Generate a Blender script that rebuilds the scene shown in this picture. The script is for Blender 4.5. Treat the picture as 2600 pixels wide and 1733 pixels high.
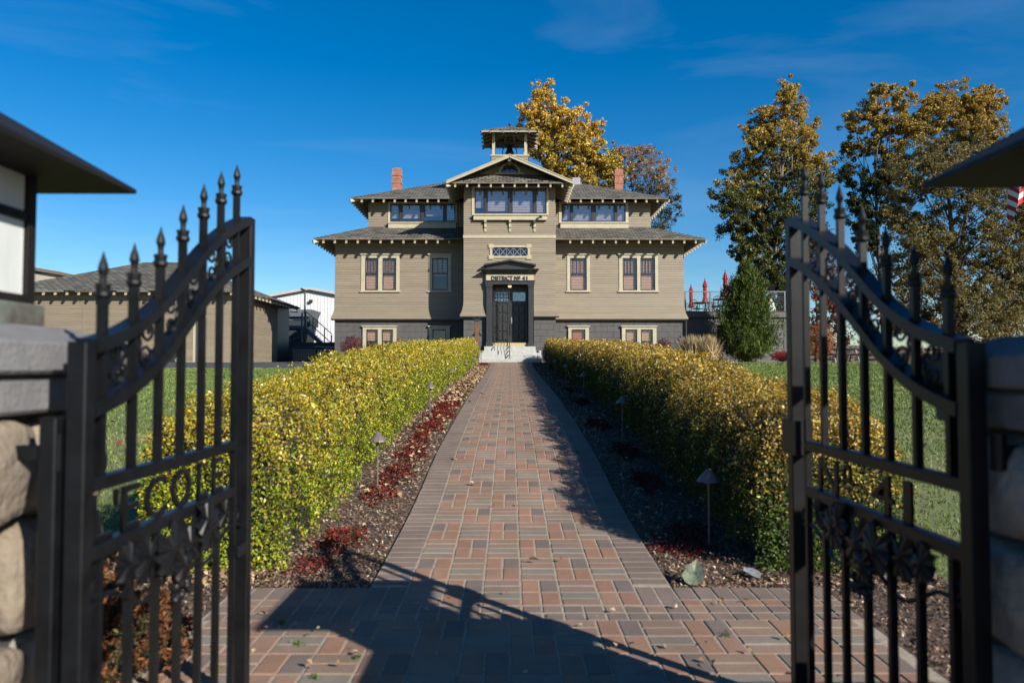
import bpy, bmesh, math, random
import numpy as np
from mathutils import Vector, Matrix

for o in list(bpy.data.objects):
    bpy.data.objects.remove(o, do_unlink=True)
scene = bpy.context.scene
COL = scene.collection
random.seed(41)
RNG = np.random.default_rng(41)

# ------------------------------------------------------------------ camera
F_PX, CAM_Z = 1880.0, 1.2            # focal length in photo pixels (photo 2600 x 1733), eye height
PITCH = math.atan((935 - 866.5) / F_PX)
YAW = math.atan(6.0 / F_PX)
cam_data = bpy.data.cameras.new('camera')
cam_data.sensor_width = 36.0
cam_data.lens = F_PX / 2600 * 36.0
cam_data.clip_start = 0.05
cam_data.clip_end = 3000
cam = bpy.data.objects.new('camera', cam_data)
COL.objects.link(cam)
cam.location = (0, 0, CAM_Z)
cam.rotation_euler = (math.pi / 2 + PITCH, 0, -YAW)
cam_data.dof.use_dof = True
cam_data.dof.focus_distance = 15.0
cam_data.dof.aperture_fstop = 2.6
scene.camera = cam

# ------------------------------------------------------------------ sky, sun, exposure
SUN_AZ, SUN_EL = math.radians(180 - 44.5), math.radians(27.5)   # azimuth clockwise from +Y
to_sun = Vector((math.sin(SUN_AZ) * math.cos(SUN_EL), math.cos(SUN_AZ) * math.cos(SUN_EL), math.sin(SUN_EL)))
world = bpy.data.worlds.new('World')
scene.world = world
world.use_nodes = True
wn = world.node_tree
bg = wn.nodes['Background']
sky = wn.nodes.new('ShaderNodeTexSky')
sky.sky_type = 'NISHITA'
sky.sun_disc = False
sky.sun_elevation = SUN_EL
sky.sun_rotation = SUN_AZ
sky.altitude = 300
sky.air_density = 1.0
sky.dust_density = 0.6
sky.ozone_density = 3.0
# thin cirrus streaks high in the sky
tc = wn.nodes.new('ShaderNodeTexCoord')
mp = wn.nodes.new('ShaderNodeMapping')
mp.inputs['Scale'].default_value = (1.0, 2.2, 7.0)
mp.inputs['Rotation'].default_value = (0.15, 0.25, 0.5)
nz = wn.nodes.new('ShaderNodeTexNoise')
nz.inputs['Scale'].default_value = 1.6
nz.inputs['Detail'].default_value = 7
nz.inputs['Roughness'].default_value = 0.55
nz.inputs['Distortion'].default_value = 0.6
rmp = wn.nodes.new('ShaderNodeMapRange')
rmp.inputs['From Min'].default_value = 0.48
rmp.inputs['From Max'].default_value = 0.85
rmp.inputs['To Min'].default_value = 0.0
rmp.inputs['To Max'].default_value = 0.11
mixw = wn.nodes.new('ShaderNodeMix')
mixw.data_type = 'RGBA'
mixw.inputs['B'].default_value = (6.5, 7.2, 8.0, 1)
wn.links.new(tc.outputs['Generated'], mp.inputs['Vector'])
wn.links.new(mp.outputs['Vector'], nz.inputs['Vector'])
wn.links.new(nz.outputs['Fac'], rmp.inputs['Value'])
wn.links.new(rmp.outputs['Result'], mixw.inputs['Factor'])
wn.links.new(sky.outputs['Color'], mixw.inputs['A'])
hsv = wn.nodes.new('ShaderNodeHueSaturation')
hsv.inputs['Saturation'].default_value = 1.46
hsv.inputs['Hue'].default_value = 0.502
wn.links.new(mixw.outputs['Result'], hsv.inputs['Color'])
wn.links.new(hsv.outputs['Color'], bg.inputs['Color'])
bg.inputs['Strength'].default_value = 0.068
sun_data = bpy.data.lights.new('sun', 'SUN')
sun_data.energy = 5.0
sun_data.angle = math.radians(0.53)
sun_data.color = (1.0, 0.94, 0.84)
sun = bpy.data.objects.new('sun', sun_data)
COL.objects.link(sun)
sun.rotation_euler = (-to_sun).to_track_quat('-Z', 'Y').to_euler()
scene.view_settings.view_transform = 'Standard'
scene.view_settings.look = 'None'
scene.view_settings.exposure = 0.97
scene.view_settings.gamma = 1.0
scene.view_settings.use_curve_mapping = False

# ------------------------------------------------------------------ helpers
_r = Vector((math.cos(YAW), -math.sin(YAW), 0))
_f = Vector((math.sin(YAW) * math.cos(PITCH), math.cos(YAW) * math.cos(PITCH), math.sin(PITCH)))
_u = _r.cross(_f)

def P(px, py, Y):
    """photo pixel -> point on the plane at distance Y"""
    d = _f + _r * ((px - 1300) / F_PX) + _u * ((866.5 - py) / F_PX)
    return Vector((0, 0, CAM_Z)) + d * (Y / d.y)

def PX(px, Y): return P(px, 900, Y).x
def PZ(py, Y): return P(1300, py, Y).z

_gy = np.array([-60, 3.7, 4.1, 5.7, 6.8, 7.5, 10.4, 13.6, 16.9, 22.2, 26.0, 30.1, 33.0, 40.0, 60, 400])
_gz = np.array([0, 0.0, 0.015, 0.10, 0.235, 0.325, 0.51, 0.685, 0.81, 1.01, 1.19, 1.44, 1.50, 1.52, 1.45, 1.4])
_ys = np.arange(-60, 400, 0.1)
_zs = np.interp(_ys, _gy, _gz)
_k = np.exp(-0.5 * (np.arange(-15, 16) / 5.0) ** 2); _k /= _k.sum()
_zs = np.convolve(np.pad(_zs, 15, mode='edge'), _k, mode='valid')
def g(y): return float(np.interp(y, _ys, _zs))
def gv(y): return np.interp(y, _ys, _zs)

class MB:
    def __init__(s): s.v = []; s.f = []; s.uv = {}
    def add(s, vs, fs, uvs=None):
        n = len(s.v); s.v += [tuple(v) for v in vs]
        for i, f in enumerate(fs):
            if uvs is not None and uvs[i] is not None: s.uv[len(s.f)] = uvs[i]
            s.f.append(tuple(n + k for k in f))
        return s
    def box(s, x0, x1, y0, y1, z0, z1):
        return s.add([(x0,y0,z0),(x1,y0,z0),(x1,y1,z0),(x0,y1,z0),(x0,y0,z1),(x1,y0,z1),(x1,y1,z1),(x0,y1,z1)],
                     [(0,3,2,1),(4,5,6,7),(0,1,5,4),(1,2,6,5),(2,3,7,6),(3,0,4,7)])
    def cbox(s, x0, x1, y0, y1, z0, z1, c=0.006):
        """box with all edges chamfered"""
        bm = bmesh.new()
        bmesh.ops.create_cube(bm, size=1)
        for v in bm.verts:
            v.co = Vector((x0 + (v.co.x + .5) * (x1 - x0), y0 + (v.co.y + .5) * (y1 - y0), z0 + (v.co.z + .5) * (z1 - z0)))
        bmesh.ops.bevel(bm, geom=bm.edges[:], offset=c, segments=1, affect='EDGES')
        bm.verts.index_update()
        s.add([v.co[:] for v in bm.verts], [[v.index for v in f.verts] for f in bm.faces]); bm.free()
        return s
    def bar(s, p0, p1, w, h, up=(0,0,1)):
        """rectangular bar from p0 to p1; w across, h along 'up'"""
        p0, p1 = Vector(p0), Vector(p1); d = (p1 - p0).normalized(); up = Vector(up)
        a = d.cross(up)
        if a.length < 1e-5: a = d.cross(Vector((1,0,0)))
        a.normalize(); b = a.cross(d).normalized(); a *= w/2; b *= h/2
        return s.add([p0-a-b,p0+a-b,p0+a+b,p0-a+b,p1-a-b,p1+a-b,p1+a+b,p1-a+b],
                     [(0,3,2,1),(4,5,6,7),(0,1,5,4),(1,2,6,5),(2,3,7,6),(3,0,4,7)])
    def cyl(s, p0, p1, r0, r1=None, n=10, caps=True):
        r1 = r0 if r1 is None else r1
        p0, p1 = Vector(p0), Vector(p1); d = (p1 - p0).normalized()
        a = d.orthogonal().normalized(); b = d.cross(a)
        vs = [p0 + (a*math.cos(t)+b*math.sin(t))*r0 for t in [2*math.pi*i/n for i in range(n)]]
        vs += [p1 + (a*math.cos(t)+b*math.sin(t))*r1 for t in [2*math.pi*i/n for i in range(n)]]
        fs = [(i,(i+1)%n,n+(i+1)%n,n+i) for i in range(n)]
        if caps: fs += [tuple(range(n-1,-1,-1)), tuple(range(n,2*n))]
        return s.add(vs, fs)
    def tube(s, pts, rad, n=6):
        pts = [Vector(p) for p in pts]
        rs = rad if isinstance(rad, (list, tuple)) else [rad]*len(pts)
        vs, fs = [], []; a = None
        for i, p in enumerate(pts):
            d = (pts[min(i+1,len(pts)-1)] - pts[max(i-1,0)])
            d = d.normalized() if d.length > 1e-9 else Vector((0,0,1))
            if a is None: a = d.orthogonal().normalized()
            else:
                a = a - d*a.dot(d)
                a = a.normalized() if a.length > 1e-6 else d.orthogonal().normalized()
            b = d.cross(a)
            vs += [p + (a*math.cos(2*math.pi*k/n)+b*math.sin(2*math.pi*k/n))*rs[i] for k in range(n)]
        for i in range(len(pts)-1):
            fs += [(i*n+k, i*n+(k+1)%n, (i+1)*n+(k+1)%n, (i+1)*n+k) for k in range(n)]
        fs += [tuple(range(n-1,-1,-1)), tuple(range((len(pts)-1)*n, len(pts)*n))]
        return s.add(vs, fs)
    def lathe(s, c, prof, n=16):
        c = Vector(c); vs, fs = [], []
        for r, z in prof:
            vs += [c + Vector((r*math.cos(2*math.pi*k/n), r*math.sin(2*math.pi*k/n), z)) for k in range(n)]
        for i in range(len(prof)-1):
            fs += [(i*n+k, i*n+(k+1)%n, (i+1)*n+(k+1)%n, (i+1)*n+k) for k in range(n)]
        fs += [tuple(range(n-1,-1,-1)), tuple(range((len(prof)-1)*n, len(prof)*n))]
        return s.add(vs, fs)
    def prism(s, poly, axis, a0, a1):
        """polygon (2-tuples) extruded along axis 'x','y' or 'z' from a0 to a1"""
        def pt(p, a):
            return {'x': (a,p[0],p[1]), 'y': (p[0],a,p[1]), 'z': (p[0],p[1],a)}[axis]
        n = len(poly)
        vs = [pt(p,a0) for p in poly] + [pt(p,a1) for p in poly]
        return s.add(vs, [tuple(range(n)), tuple(range(2*n-1,n-1,-1))] + [(i,n+i,n+(i+1)%n,(i+1)%n) for i in range(n)])
    def slab(s, top, th, uvdir=None):
        """roof slab: top polygon (list of points), dropped by th; uv along eave (top[0]->top[1]) and slope"""
        top = [Vector(p) for p in top]; n = len(top)
        e = (top[1]-top[0]).normalized(); nn = e.cross(top[2]-top[1]).normalized(); sl = nn.cross(e)
        uv = [((p-top[0]).dot(e), (p-top[0]).dot(sl)) for p in top]
        off = top[0].x*0.37 + top[0].y*0.21
        uv = [(a+off, b) for a, b in uv]
        bot = [p - Vector((0,0,th)) for p in top]
        fs = [tuple(range(n)), tuple(range(2*n-1,n-1,-1))] + [(i,n+i,n+(i+1)%n,(i+1)%n) for i in range(n)]
        return s.add(top+bot, fs, [uv, uv[::-1]] + [None]*n)
    def build(s, name, mat, parent=None, smooth=False, fixn=True):
        me = bpy.data.meshes.new(name)
        me.from_pydata(s.v, [], s.f)
        if s.uv:
            ul = me.uv_layers.new(name='UVMap')
            for p in me.polygons:
                uv = s.uv.get(p.index)
                if uv:
                    for k, li in enumerate(p.loop_indices): ul.data[li].uv = uv[k]
        if fixn:
            bm = bmesh.new(); bm.from_mesh(me); bmesh.ops.recalc_face_normals(bm, faces=bm.faces[:]); bm.to_mesh(me); bm.free()
        if smooth:
            for p in me.polygons: p.use_smooth = True
        me.materials.append(mat)
        return link(name, me, parent)

def link(name, me, parent=None):
    o = bpy.data.objects.new(name, me)
    COL.objects.link(o)
    if parent is not None:
        o.parent = parent
        if parent.type == 'EMPTY' and parent.get('_abs'):
            o.matrix_parent_inverse = Matrix.Translation(-Vector(parent.location))
    return o

def tag(o, label=None, cat=None, group=None, kind=None):
    if label: o['label'] = label
    if cat: o['category'] = cat
    if group: o['group'] = group
    if kind: o['kind'] = kind
    return o

def thing(name, label, cat, loc=(0,0,0), group=None, absolute=True):
    """Empty at a thing's base. absolute: its parts are modelled in world coordinates"""
    o = bpy.data.objects.new(name, None); COL.objects.link(o)
    o.location = loc; o.empty_display_size = 0.2
    if absolute: o['_abs'] = 1
    return tag(o, label, cat, group)

def dup(root, loc, rotz=0.0, label=None, group=None, scale=None):
    r = root.copy(); COL.objects.link(r); r.location = loc; r.rotation_euler = (0,0,rotz)
    if scale: r.scale = (scale,)*3
    if label: r['label'] = label
    if group: r['group'] = group
    for ch in list(root.children):
        c = ch.copy(); COL.objects.link(c); c.parent = r
        for gch in list(ch.children):
            d = gch.copy(); COL.objects.link(d); d.parent = c
    return r

# ------------------------------------------------------------------ materials
AL = 0.70                                # base colours below were picked by eye at a lower exposure
def sc(c): return tuple(v*AL for v in c)
def _pr(name):
    m = bpy.data.materials.new(name); m.use_nodes = True
    nt = m.node_tree
    return m, nt, nt.nodes['Principled BSDF']

def mat(name, col, rough=0.7, var=0.12, scale=6.0, bump=0.0, bscale=40.0, metal=0.0, spec=0.5, stretch=None, col2=None, objrand=0.0, dirt=0.0):
    m, nt, b = _pr(name); col = sc(col); col2 = sc(col2) if col2 else None
    b.inputs['Roughness'].default_value = rough
    b.inputs['Metallic'].default_value = metal
    b.inputs['Specular IOR Level'].default_value = spec
    t = nt.nodes.new('ShaderNodeTexCoord')
    src = t.outputs['Object']
    if stretch:
        mm = nt.nodes.new('ShaderNodeMapping'); mm.inputs['Scale'].default_value = stretch
        nt.links.new(src, mm.inputs['Vector']); src = mm.outputs['Vector']
    n = nt.nodes.new('ShaderNodeTexNoise'); n.inputs['Scale'].default_value = scale
    n.inputs['Detail'].default_value = 6; n.inputs['Roughness'].default_value = 0.6
    nt.links.new(src, n.inputs['Vector'])
    r = nt.nodes.new('ShaderNodeMapRange'); r.inputs['From Min'].default_value = 0.3; r.inputs['From Max'].default_value = 0.7
    nt.links.new(n.outputs['Fac'], r.inputs['Value'])
    mx = nt.nodes.new('ShaderNodeMix'); mx.data_type = 'RGBA'
    c2 = col2 if col2 else tuple(c*(1-2*var) for c in col)
    c1 = col if col2 else tuple(min(1, c*(1+var)) for c in col)
    mx.inputs['A'].default_value = (*c1, 1); mx.inputs['B'].default_value = (*c2, 1)
    nt.links.new(r.outputs['Result'], mx.inputs['Factor'])
    out = mx.outputs['Result']
    if objrand:
        oi = nt.nodes.new('ShaderNodeObjectInfo')
        hs = nt.nodes.new('ShaderNodeHueSaturation')
        mr = nt.nodes.new('ShaderNodeMapRange'); mr.inputs['To Min'].default_value = 1-objrand; mr.inputs['To Max'].default_value = 1+objrand
        nt.links.new(oi.outputs['Random'], mr.inputs['Value']); nt.links.new(mr.outputs['Result'], hs.inputs['Value'])
        nt.links.new(out, hs.inputs['Color']); out = hs.outputs['Color']
    if dirt:
        n3 = nt.nodes.new('ShaderNodeTexNoise'); n3.inputs['Scale'].default_value = 1.3; n3.inputs['Detail'].default_value = 8
        nt.links.new(t.outputs['Object'], n3.inputs['Vector'])
        r3 = nt.nodes.new('ShaderNodeMapRange'); r3.inputs['From Min'].default_value = 0.45; r3.inputs['From Max'].default_value = 0.75
        r3.inputs['To Max'].default_value = dirt
        nt.links.new(n3.outputs['Fac'], r3.inputs['Value'])
        mx3 = nt.nodes.new('ShaderNodeMix'); mx3.data_type = 'RGBA'; mx3.inputs['B'].default_value = (0.06,0.05,0.035,1)
        nt.links.new(r3.outputs['Result'], mx3.inputs['Factor']); nt.links.new(out, mx3.inputs['A']); out = mx3.outputs['Result']
    nt.links.new(out, b.inputs['Base Color'])
    if bump:
        n2 = nt.nodes.new('ShaderNodeTexNoise'); n2.inputs['Scale'].default_value = bscale; n2.inputs['Detail'].default_value = 5
        nt.links.new(src, n2.inputs['Vector'])
        bp = nt.nodes.new('ShaderNodeBump'); bp.inputs['Strength'].default_value = bump; bp.inputs['Distance'].default_value = 0.02
        nt.links.new(n2.outputs['Fac'], bp.inputs['Height']); nt.links.new(bp.outputs['Normal'], b.inputs['Normal'])
    return m

def mat_attr(name, rough=0.6, trans=0.0, spec=0.3, noise=0.0, nscale=60.0, bump=0.0, stain=0.0):
    """colour from the mesh attribute Col"""
    m, nt, b = _pr(name)
    a = nt.nodes.new('ShaderNodeAttribute'); a.attribute_name = 'Col'
    out = a.outputs['Color']
    b.inputs['Roughness'].default_value = rough
    b.inputs['Specular IOR Level'].default_value = spec
    if noise:
        t = nt.nodes.new('ShaderNodeTexCoord'); n = nt.nodes.new('ShaderNodeTexNoise')
        n.inputs['Scale'].default_value = nscale; n.inputs['Detail'].default_value = 8; n.inputs['Roughness'].default_value = 0.7
        geo = nt.nodes.new('ShaderNodeNewGeometry')
        nt.links.new(geo.outputs['Position'], n.inputs['Vector'])
        hs = nt.nodes.new('ShaderNodeHueSaturation'); mr = nt.nodes.new('ShaderNodeMapRange')
        mr.inputs['From Min'].default_value = 0.25; mr.inputs['From Max'].default_value = 0.75
        mr.inputs['To Min'].default_value = 1-noise; mr.inputs['To Max'].default_value = 1+noise
        nt.links.new(n.outputs['Fac'], mr.inputs['Value']); nt.links.new(mr.outputs['Result'], hs.inputs['Value'])
        nt.links.new(out, hs.inputs['Color']); out = hs.outputs['Color']
        if stain:
            n4 = nt.nodes.new('ShaderNodeTexNoise'); n4.inputs['Scale'].default_value = 2.3; n4.inputs['Detail'].default_value = 9; n4.inputs['Roughness'].default_value = 0.65
            nt.links.new(geo.outputs['Position'], n4.inputs['Vector'])
            m4 = nt.nodes.new('ShaderNodeMapRange'); m4.inputs['From Min'].default_value = 0.32; m4.inputs['From Max'].default_value = 0.68
            m4.inputs['To Min'].default_value = 1-stain; m4.inputs['To Max'].default_value = 1+stain*.6
            h4 = nt.nodes.new('ShaderNodeHueSaturation'); nt.links.new(n4.outputs['Fac'], m4.inputs['Value'])
            nt.links.new(m4.outputs['Result'], h4.inputs['Value']); nt.links.new(out, h4.inputs['Color']); out = h4.outputs['Color']
        if bump:
            bp = nt.nodes.new('ShaderNodeBump'); bp.inputs['Strength'].default_value = bump; bp.inputs['Distance'].default_value = 0.004
            nt.links.new(n.outputs['Fac'], bp.inputs['Height']); nt.links.new(bp.outputs['Normal'], b.inputs['Normal'])
    nt.links.new(out, b.inputs['Base Color'])
    if trans:
        tr = nt.nodes.new('ShaderNodeBsdfTranslucent'); ms = nt.nodes.new('ShaderNodeMixShader')
        ms.inputs['Fac'].default_value = trans
        nt.links.new(out, tr.inputs['Color'])
        nt.links.new(b.outputs['BSDF'], ms.inputs[1]); nt.links.new(tr.outputs['BSDF'], ms.inputs[2])
        nt.links.new(ms.outputs['Shader'], nt.nodes['Material Output'].inputs['Surface'])
    return m

def mat_brick(name, c1, c2, mortar, bw, rh, ms=0.01, rough=0.85, bump=0.4, uv=True, offset=0.5, noise=0.25):
    m, nt, b = _pr(name)
    t = nt.nodes.new('ShaderNodeTexCoord')
    br = nt.nodes.new('ShaderNodeTexBrick'); c1, c2, mortar = sc(c1), sc(c2), sc(mortar)
    br.inputs['Color1'].default_value = (*c1,1); br.inputs['Color2'].default_value = (*c2,1); br.inputs['Mortar'].default_value = (*mortar,1)
    br.inputs['Scale'].default_value = 1.0; br.inputs['Brick Width'].default_value = bw; br.inputs['Row Height'].default_value = rh
    br.inputs['Mortar Size'].default_value = ms; br.inputs['Bias'].default_value = 0.0; br.offset = offset
    if uv:
        nt.links.new(t.outputs['UV'], br.inputs['Vector'])
    else:                                     # upright faces: run the bond along x+y and z
        sx = nt.nodes.new('ShaderNodeSeparateXYZ'); cx = nt.nodes.new('ShaderNodeCombineXYZ'); ad = nt.nodes.new('ShaderNodeMath')
        nt.links.new(t.outputs['Object'], sx.inputs['Vector'])
        nt.links.new(sx.outputs['X'], ad.inputs[0]); nt.links.new(sx.outputs['Y'], ad.inputs[1])
        nt.links.new(ad.outputs['Value'], cx.inputs['X']); nt.links.new(sx.outputs['Z'], cx.inputs['Y'])
        nt.links.new(cx.outputs['Vector'], br.inputs['Vector'])
    n = nt.nodes.new('ShaderNodeTexNoise'); n.inputs['Scale'].default_value = 2.5; n.inputs['Detail'].default_value = 9; n.inputs['Roughness'].default_value = 0.7
    nt.links.new(t.outputs['Object'], n.inputs['Vector'])
    mr = nt.nodes.new('ShaderNodeMapRange'); mr.inputs['From Min'].default_value = 0.3; mr.inputs['From Max'].default_value = 0.7
    mr.inputs['To Min'].default_value = 1-noise; mr.inputs['To Max'].default_value = 1+noise
    nt.links.new(n.outputs['Fac'], mr.inputs['Value'])
    hs = nt.nodes.new('ShaderNodeHueSaturation')
    nt.links.new(br.outputs['Color'], hs.inputs['Color']); nt.links.new(mr.outputs['Result'], hs.inputs['Value'])
    nt.links.new(hs.outputs['Color'], b.inputs['Base Color'])
    b.inputs['Roughness'].default_value = rough
    b.inputs['Specular IOR Level'].default_value = 0.25
    bp = nt.nodes.new('ShaderNodeBump'); bp.invert = True; bp.inputs['Strength'].default_value = bump; bp.inputs['Distance'].default_value = 0.02
    nt.links.new(br.outputs['Fac'], bp.inputs['Height']); nt.links.new(bp.outputs['Normal'], b.inputs['Normal'])
    return m

def mat_glass(name, tint=(0.96,0.96,0.96), refl=0.03):
    m = bpy.data.materials.new(name); m.use_nodes = True; nt = m.node_tree
    nt.nodes.remove(nt.nodes['Principled BSDF'])
    gl = nt.nodes.new('ShaderNodeBsdfGlossy'); gl.inputs['Roughness'].default_value = 0.03; gl.inputs['Color'].default_value = (0.95,0.97,1,1)
    tr = nt.nodes.new('ShaderNodeBsdfTransparent'); tr.inputs['Color'].default_value = (*tint,1)
    lw = nt.nodes.new('ShaderNodeLayerWeight'); lw.inputs['Blend'].default_value = 0.2
    mr = nt.nodes.new('ShaderNodeMapRange'); mr.inputs['To Min'].default_value = refl; mr.inputs['To Max'].default_value = 1.0
    n = nt.nodes.new('ShaderNodeTexNoise'); n.inputs['Scale'].default_value = 1.7
    t = nt.nodes.new('ShaderNodeTexCoord'); nt.links.new(t.outputs['Object'], n.inputs['Vector'])
    bp = nt.nodes.new('ShaderNodeBump'); bp.inputs['Strength'].default_value = 0.06; bp.inputs['Distance'].default_value = 0.02
    nt.links.new(n.outputs['Fac'], bp.inputs['Height']); nt.links.new(bp.outputs['Normal'], gl.inputs['Normal'])
    ms = nt.nodes.new('ShaderNodeMixShader')
    nt.links.new(lw.outputs['Fresnel'], mr.inputs['Value']); nt.links.new(mr.outputs['Result'], ms.inputs['Fac'])
    nt.links.new(tr.outputs['BSDF'], ms.inputs[1]); nt.links.new(gl.outputs['BSDF'], ms.inputs[2])
    nt.links.new(ms.outputs['Shader'], nt.nodes['Material Output'].inputs['Surface'])
    return m

def mat_stripes(name, c1, c2, period, axis='Z', rough=0.6, duty=0.5):
    """fine parallel slats, too small to build singly"""
    m, nt, b = _pr(name)
    c1, c2 = sc(c1), sc(c2)
    t = nt.nodes.new('ShaderNodeTexCoord'); sx = nt.nodes.new('ShaderNodeSeparateXYZ')
    nt.links.new(t.outputs['Object'], sx.inputs['Vector'])
    dv = nt.nodes.new('ShaderNodeMath'); dv.operation = 'DIVIDE'; dv.inputs[1].default_value = period
    fr = nt.nodes.new('ShaderNodeMath'); fr.operation = 'FRACT'
    nt.links.new(sx.outputs[axis], dv.inputs[0]); nt.links.new(dv.outputs[0], fr.inputs[0])
    rp = nt.nodes.new('ShaderNodeValToRGB'); rp.color_ramp.interpolation = 'LINEAR'
    e = rp.color_ramp.elements; e[0].position = 0; e[0].color = (*c1,1); e[1].position = duty; e[1].color = (*c1,1)
    e2 = e.new(min(0.98, duty+0.12)); e2.color = (*c2,1)
    nt.links.new(fr.outputs[0], rp.inputs['Fac']); nt.links.new(rp.outputs['Color'], b.inputs['Base Color'])
    bp = nt.nodes.new('ShaderNodeBump'); bp.inputs['Strength'].default_value = 0.6; bp.inputs['Distance'].default_value = 0.012
    nt.links.new(fr.outputs[0], bp.inputs['Height']); nt.links.new(bp.outputs['Normal'], b.inputs['Normal'])
    b.inputs['Roughness'].default_value = rough
    return m

M = {}
M['siding'] = mat('painted_siding', (0.258,0.213,0.150), 0.6, 0.06, 3.0, 0.05, 30, objrand=0.09, stretch=(0.4,0.4,3))
M['siding_plain'] = mat_stripes('painted_siding_side', (0.258,0.213,0.150), (0.13,0.11,0.075), 0.0785, 'Z', 0.6, 0.8)
M['cream'] = mat('cream_trim', (0.47,0.42,0.295), 0.5, 0.07, 4.0, 0.03, 30)
M['charcoal'] = mat('charcoal_paint', (0.030,0.031,0.034), 0.42, 0.15, 5.0, 0.04, 30)
M['block'] = mat('painted_concrete_block', (0.085,0.083,0.082), 0.75, 0.08, 4.0, 0.15, 60, objrand=0.06)
M['mortar'] = mat('block_joint', (0.13,0.125,0.12), 0.9, 0.1)
M['shingle'] = mat_brick('roof_shingle', (0.215,0.20,0.165), (0.085,0.083,0.074), (0.012,0.012,0.012), 0.30, 0.165, 0.022, 0.9, 0.9)
M['soffit'] = mat('soffit_boards', (0.15,0.125,0.09), 0.7, 0.08)
M['interior'] = mat('unlit_room_dark', (0.018,0.018,0.02), 0.9, 0.1)  # near-black colour stands in for the lack of light indoors
M['glass'] = mat_glass('window_glass')
M['glass_up'] = mat_glass('upper_window_glass', (0.9,0.92,0.95), 0.10)
M['glass_dark'] = mat_glass('door_glass', (0.5,0.6,0.66), 0.18)
M['blind'] = mat_stripes('wood_blind', (0.62,0.36,0.26), (0.07,0.04,0.03), 0.07, 'Z', 0.6, 0.60)
M['blind2'] = mat_stripes('red_blind', (0.48,0.16,0.10), (0.05,0.02,0.015), 0.07, 'Z', 0.6, 0.62)
M['blind3'] = mat_stripes('pale_blind', (0.60,0.47,0.44), (0.10,0.07,0.07), 0.07, 'Z', 0.6, 0.62)
M['sash'] = mat('window_sash', (0.028,0.030,0.034), 0.4, 0.1)
M['brick'] = mat_brick('chimney_brick', (0.42,0.135,0.07), (0.30,0.09,0.055), (0.42,0.30,0.24), 0.21, 0.075, 0.012, 0.9, 0.6, uv=False, noise=0.35)
M['concrete'] = mat('step_concrete', (0.52,0.52,0.50), 0.85, 0.10, 7, 0.2, 50, col2=(0.36,0.37,0.34))
M['yellow_step'] = mat('worn_yellow_step', (0.56,0.43,0.20), 0.8, 0.15, 9, 0.1, 50, col2=(0.42,0.34,0.2))
M['iron'] = mat('black_iron', (0.006,0.0072,0.0095), 0.42, 0.3, 14, 0.025, 90, metal=0.1, dirt=0.12, spec=0.3)
M['iron2'] = mat('black_iron_rail', (0.012,0.012,0.013), 0.45, 0.1)
M['copper'] = mat('aged_bronze', (0.010,0.008,0.007), 0.65, 0.2, 9, 0.1, 60, metal=0.1, spec=0.3)
M['patina'] = mat('patina_bronze', (0.07,0.05,0.04), 0.6, 0.3, 7, 0.1, 50, col2=(0.20,0.27,0.24))
M['milk_glass'] = mat('streaked_milk_glass', (0.72,0.74,0.72), 0.25, 0.1, 5, 0.03, 20, stretch=(1,1,0.25), col2=(0.45,0.48,0.5))
M['capstone'] = mat('cast_cap_stone', (0.20,0.20,0.205), 0.85, 0.12, 9, 0.3, 80, col2=(0.125,0.125,0.135))
M['stone'] = mat('field_stone', (0.34,0.27,0.19), 0.85, 0.2, 7, 0.9, 30, objrand=0.25, col2=(0.20,0.17,0.14), dirt=0.2)
M['stone2'] = mat('pale_field_stone', (0.33,0.31,0.28), 0.85, 0.2, 8, 0.9, 30, objrand=0.2, col2=(0.20,0.19,0.175), dirt=0.2)
M['pillar_mortar'] = mat('pillar_mortar', (0.06,0.055,0.05), 0.95, 0.2, 14, 0.4, 60)
M['paver'] = mat_attr('concrete_paver', 0.8, 0, 0.25, noise=0.26, nscale=140, bump=0.6, stain=0.22)
M['sand'] = mat('joint_sand', (0.40,0.335,0.255), 0.95, 0.2, 40, 0.3, 200)
M['leafy'] = mat_attr('leaves', 0.55, 0.36, 0.2)
M['leafy_dry'] = mat_attr('dry_leaves', 0.7, 0.2, 0.2)
M['bark'] = mat('bark', (0.13,0.11,0.09), 0.9, 0.25, 8, 0.6, 20, stretch=(1,1,0.3))
M['pale_bark'] = mat('pale_bark', (0.20,0.18,0.15), 0.9, 0.25, 6, 0.5, 20, stretch=(1,1,0.3))
M['twig'] = mat('hedge_core_shade', (0.028,0.026,0.014), 0.95, 0.3, 20, 0.8, 60)  # near-black: shade inside the hedge put into the colour
M['lawn'] = mat('lawn_soil', (0.105,0.15,0.04), 0.95, 0.25, 1.2, 0.6, 90, col2=(0.19,0.19,0.075))
M['mulch'] = mat('mulch', (0.15,0.10,0.072), 0.95, 0.3, 30, 0.9, 120)
M['chips'] = mat_attr('bark_chips', 0.9, 0, 0.15)
M['asphalt'] = mat('asphalt', (0.055,0.055,0.06), 0.9, 0.15, 20, 0.3, 200)
M['field'] = mat('dry_field', (0.20,0.15,0.09), 0.95, 0.25, 0.15, 0.5, 4, col2=(0.14,0.12,0.075))
M['sidewalk'] = mat('sidewalk', (0.36,0.35,0.33), 0.9, 0.1, 8, 0.2, 80)
M['lamp'] = mat('path_light_metal', (0.20,0.165,0.15), 0.45, 0.12, 12, 0.05, 60, metal=0.3)
M['white_metal'] = mat('white_metal_panel', (0.72,0.72,0.73), 0.45, 0.03, 2)
M['steel'] = mat('galvanised_steel', (0.16,0.18,0.21), 0.5, 0.12, 8, metal=0.3)
M['dark_steel'] = mat('dark_equipment', (0.045,0.052,0.062), 0.5, 0.15, 6, metal=0.2)
M['bin'] = mat('plastic_bin', (0.50,0.49,0.47), 0.6, 0.12, 6)
M['tank'] = mat('grey_cage', (0.13,0.13,0.135), 0.5, 0.1)
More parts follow.
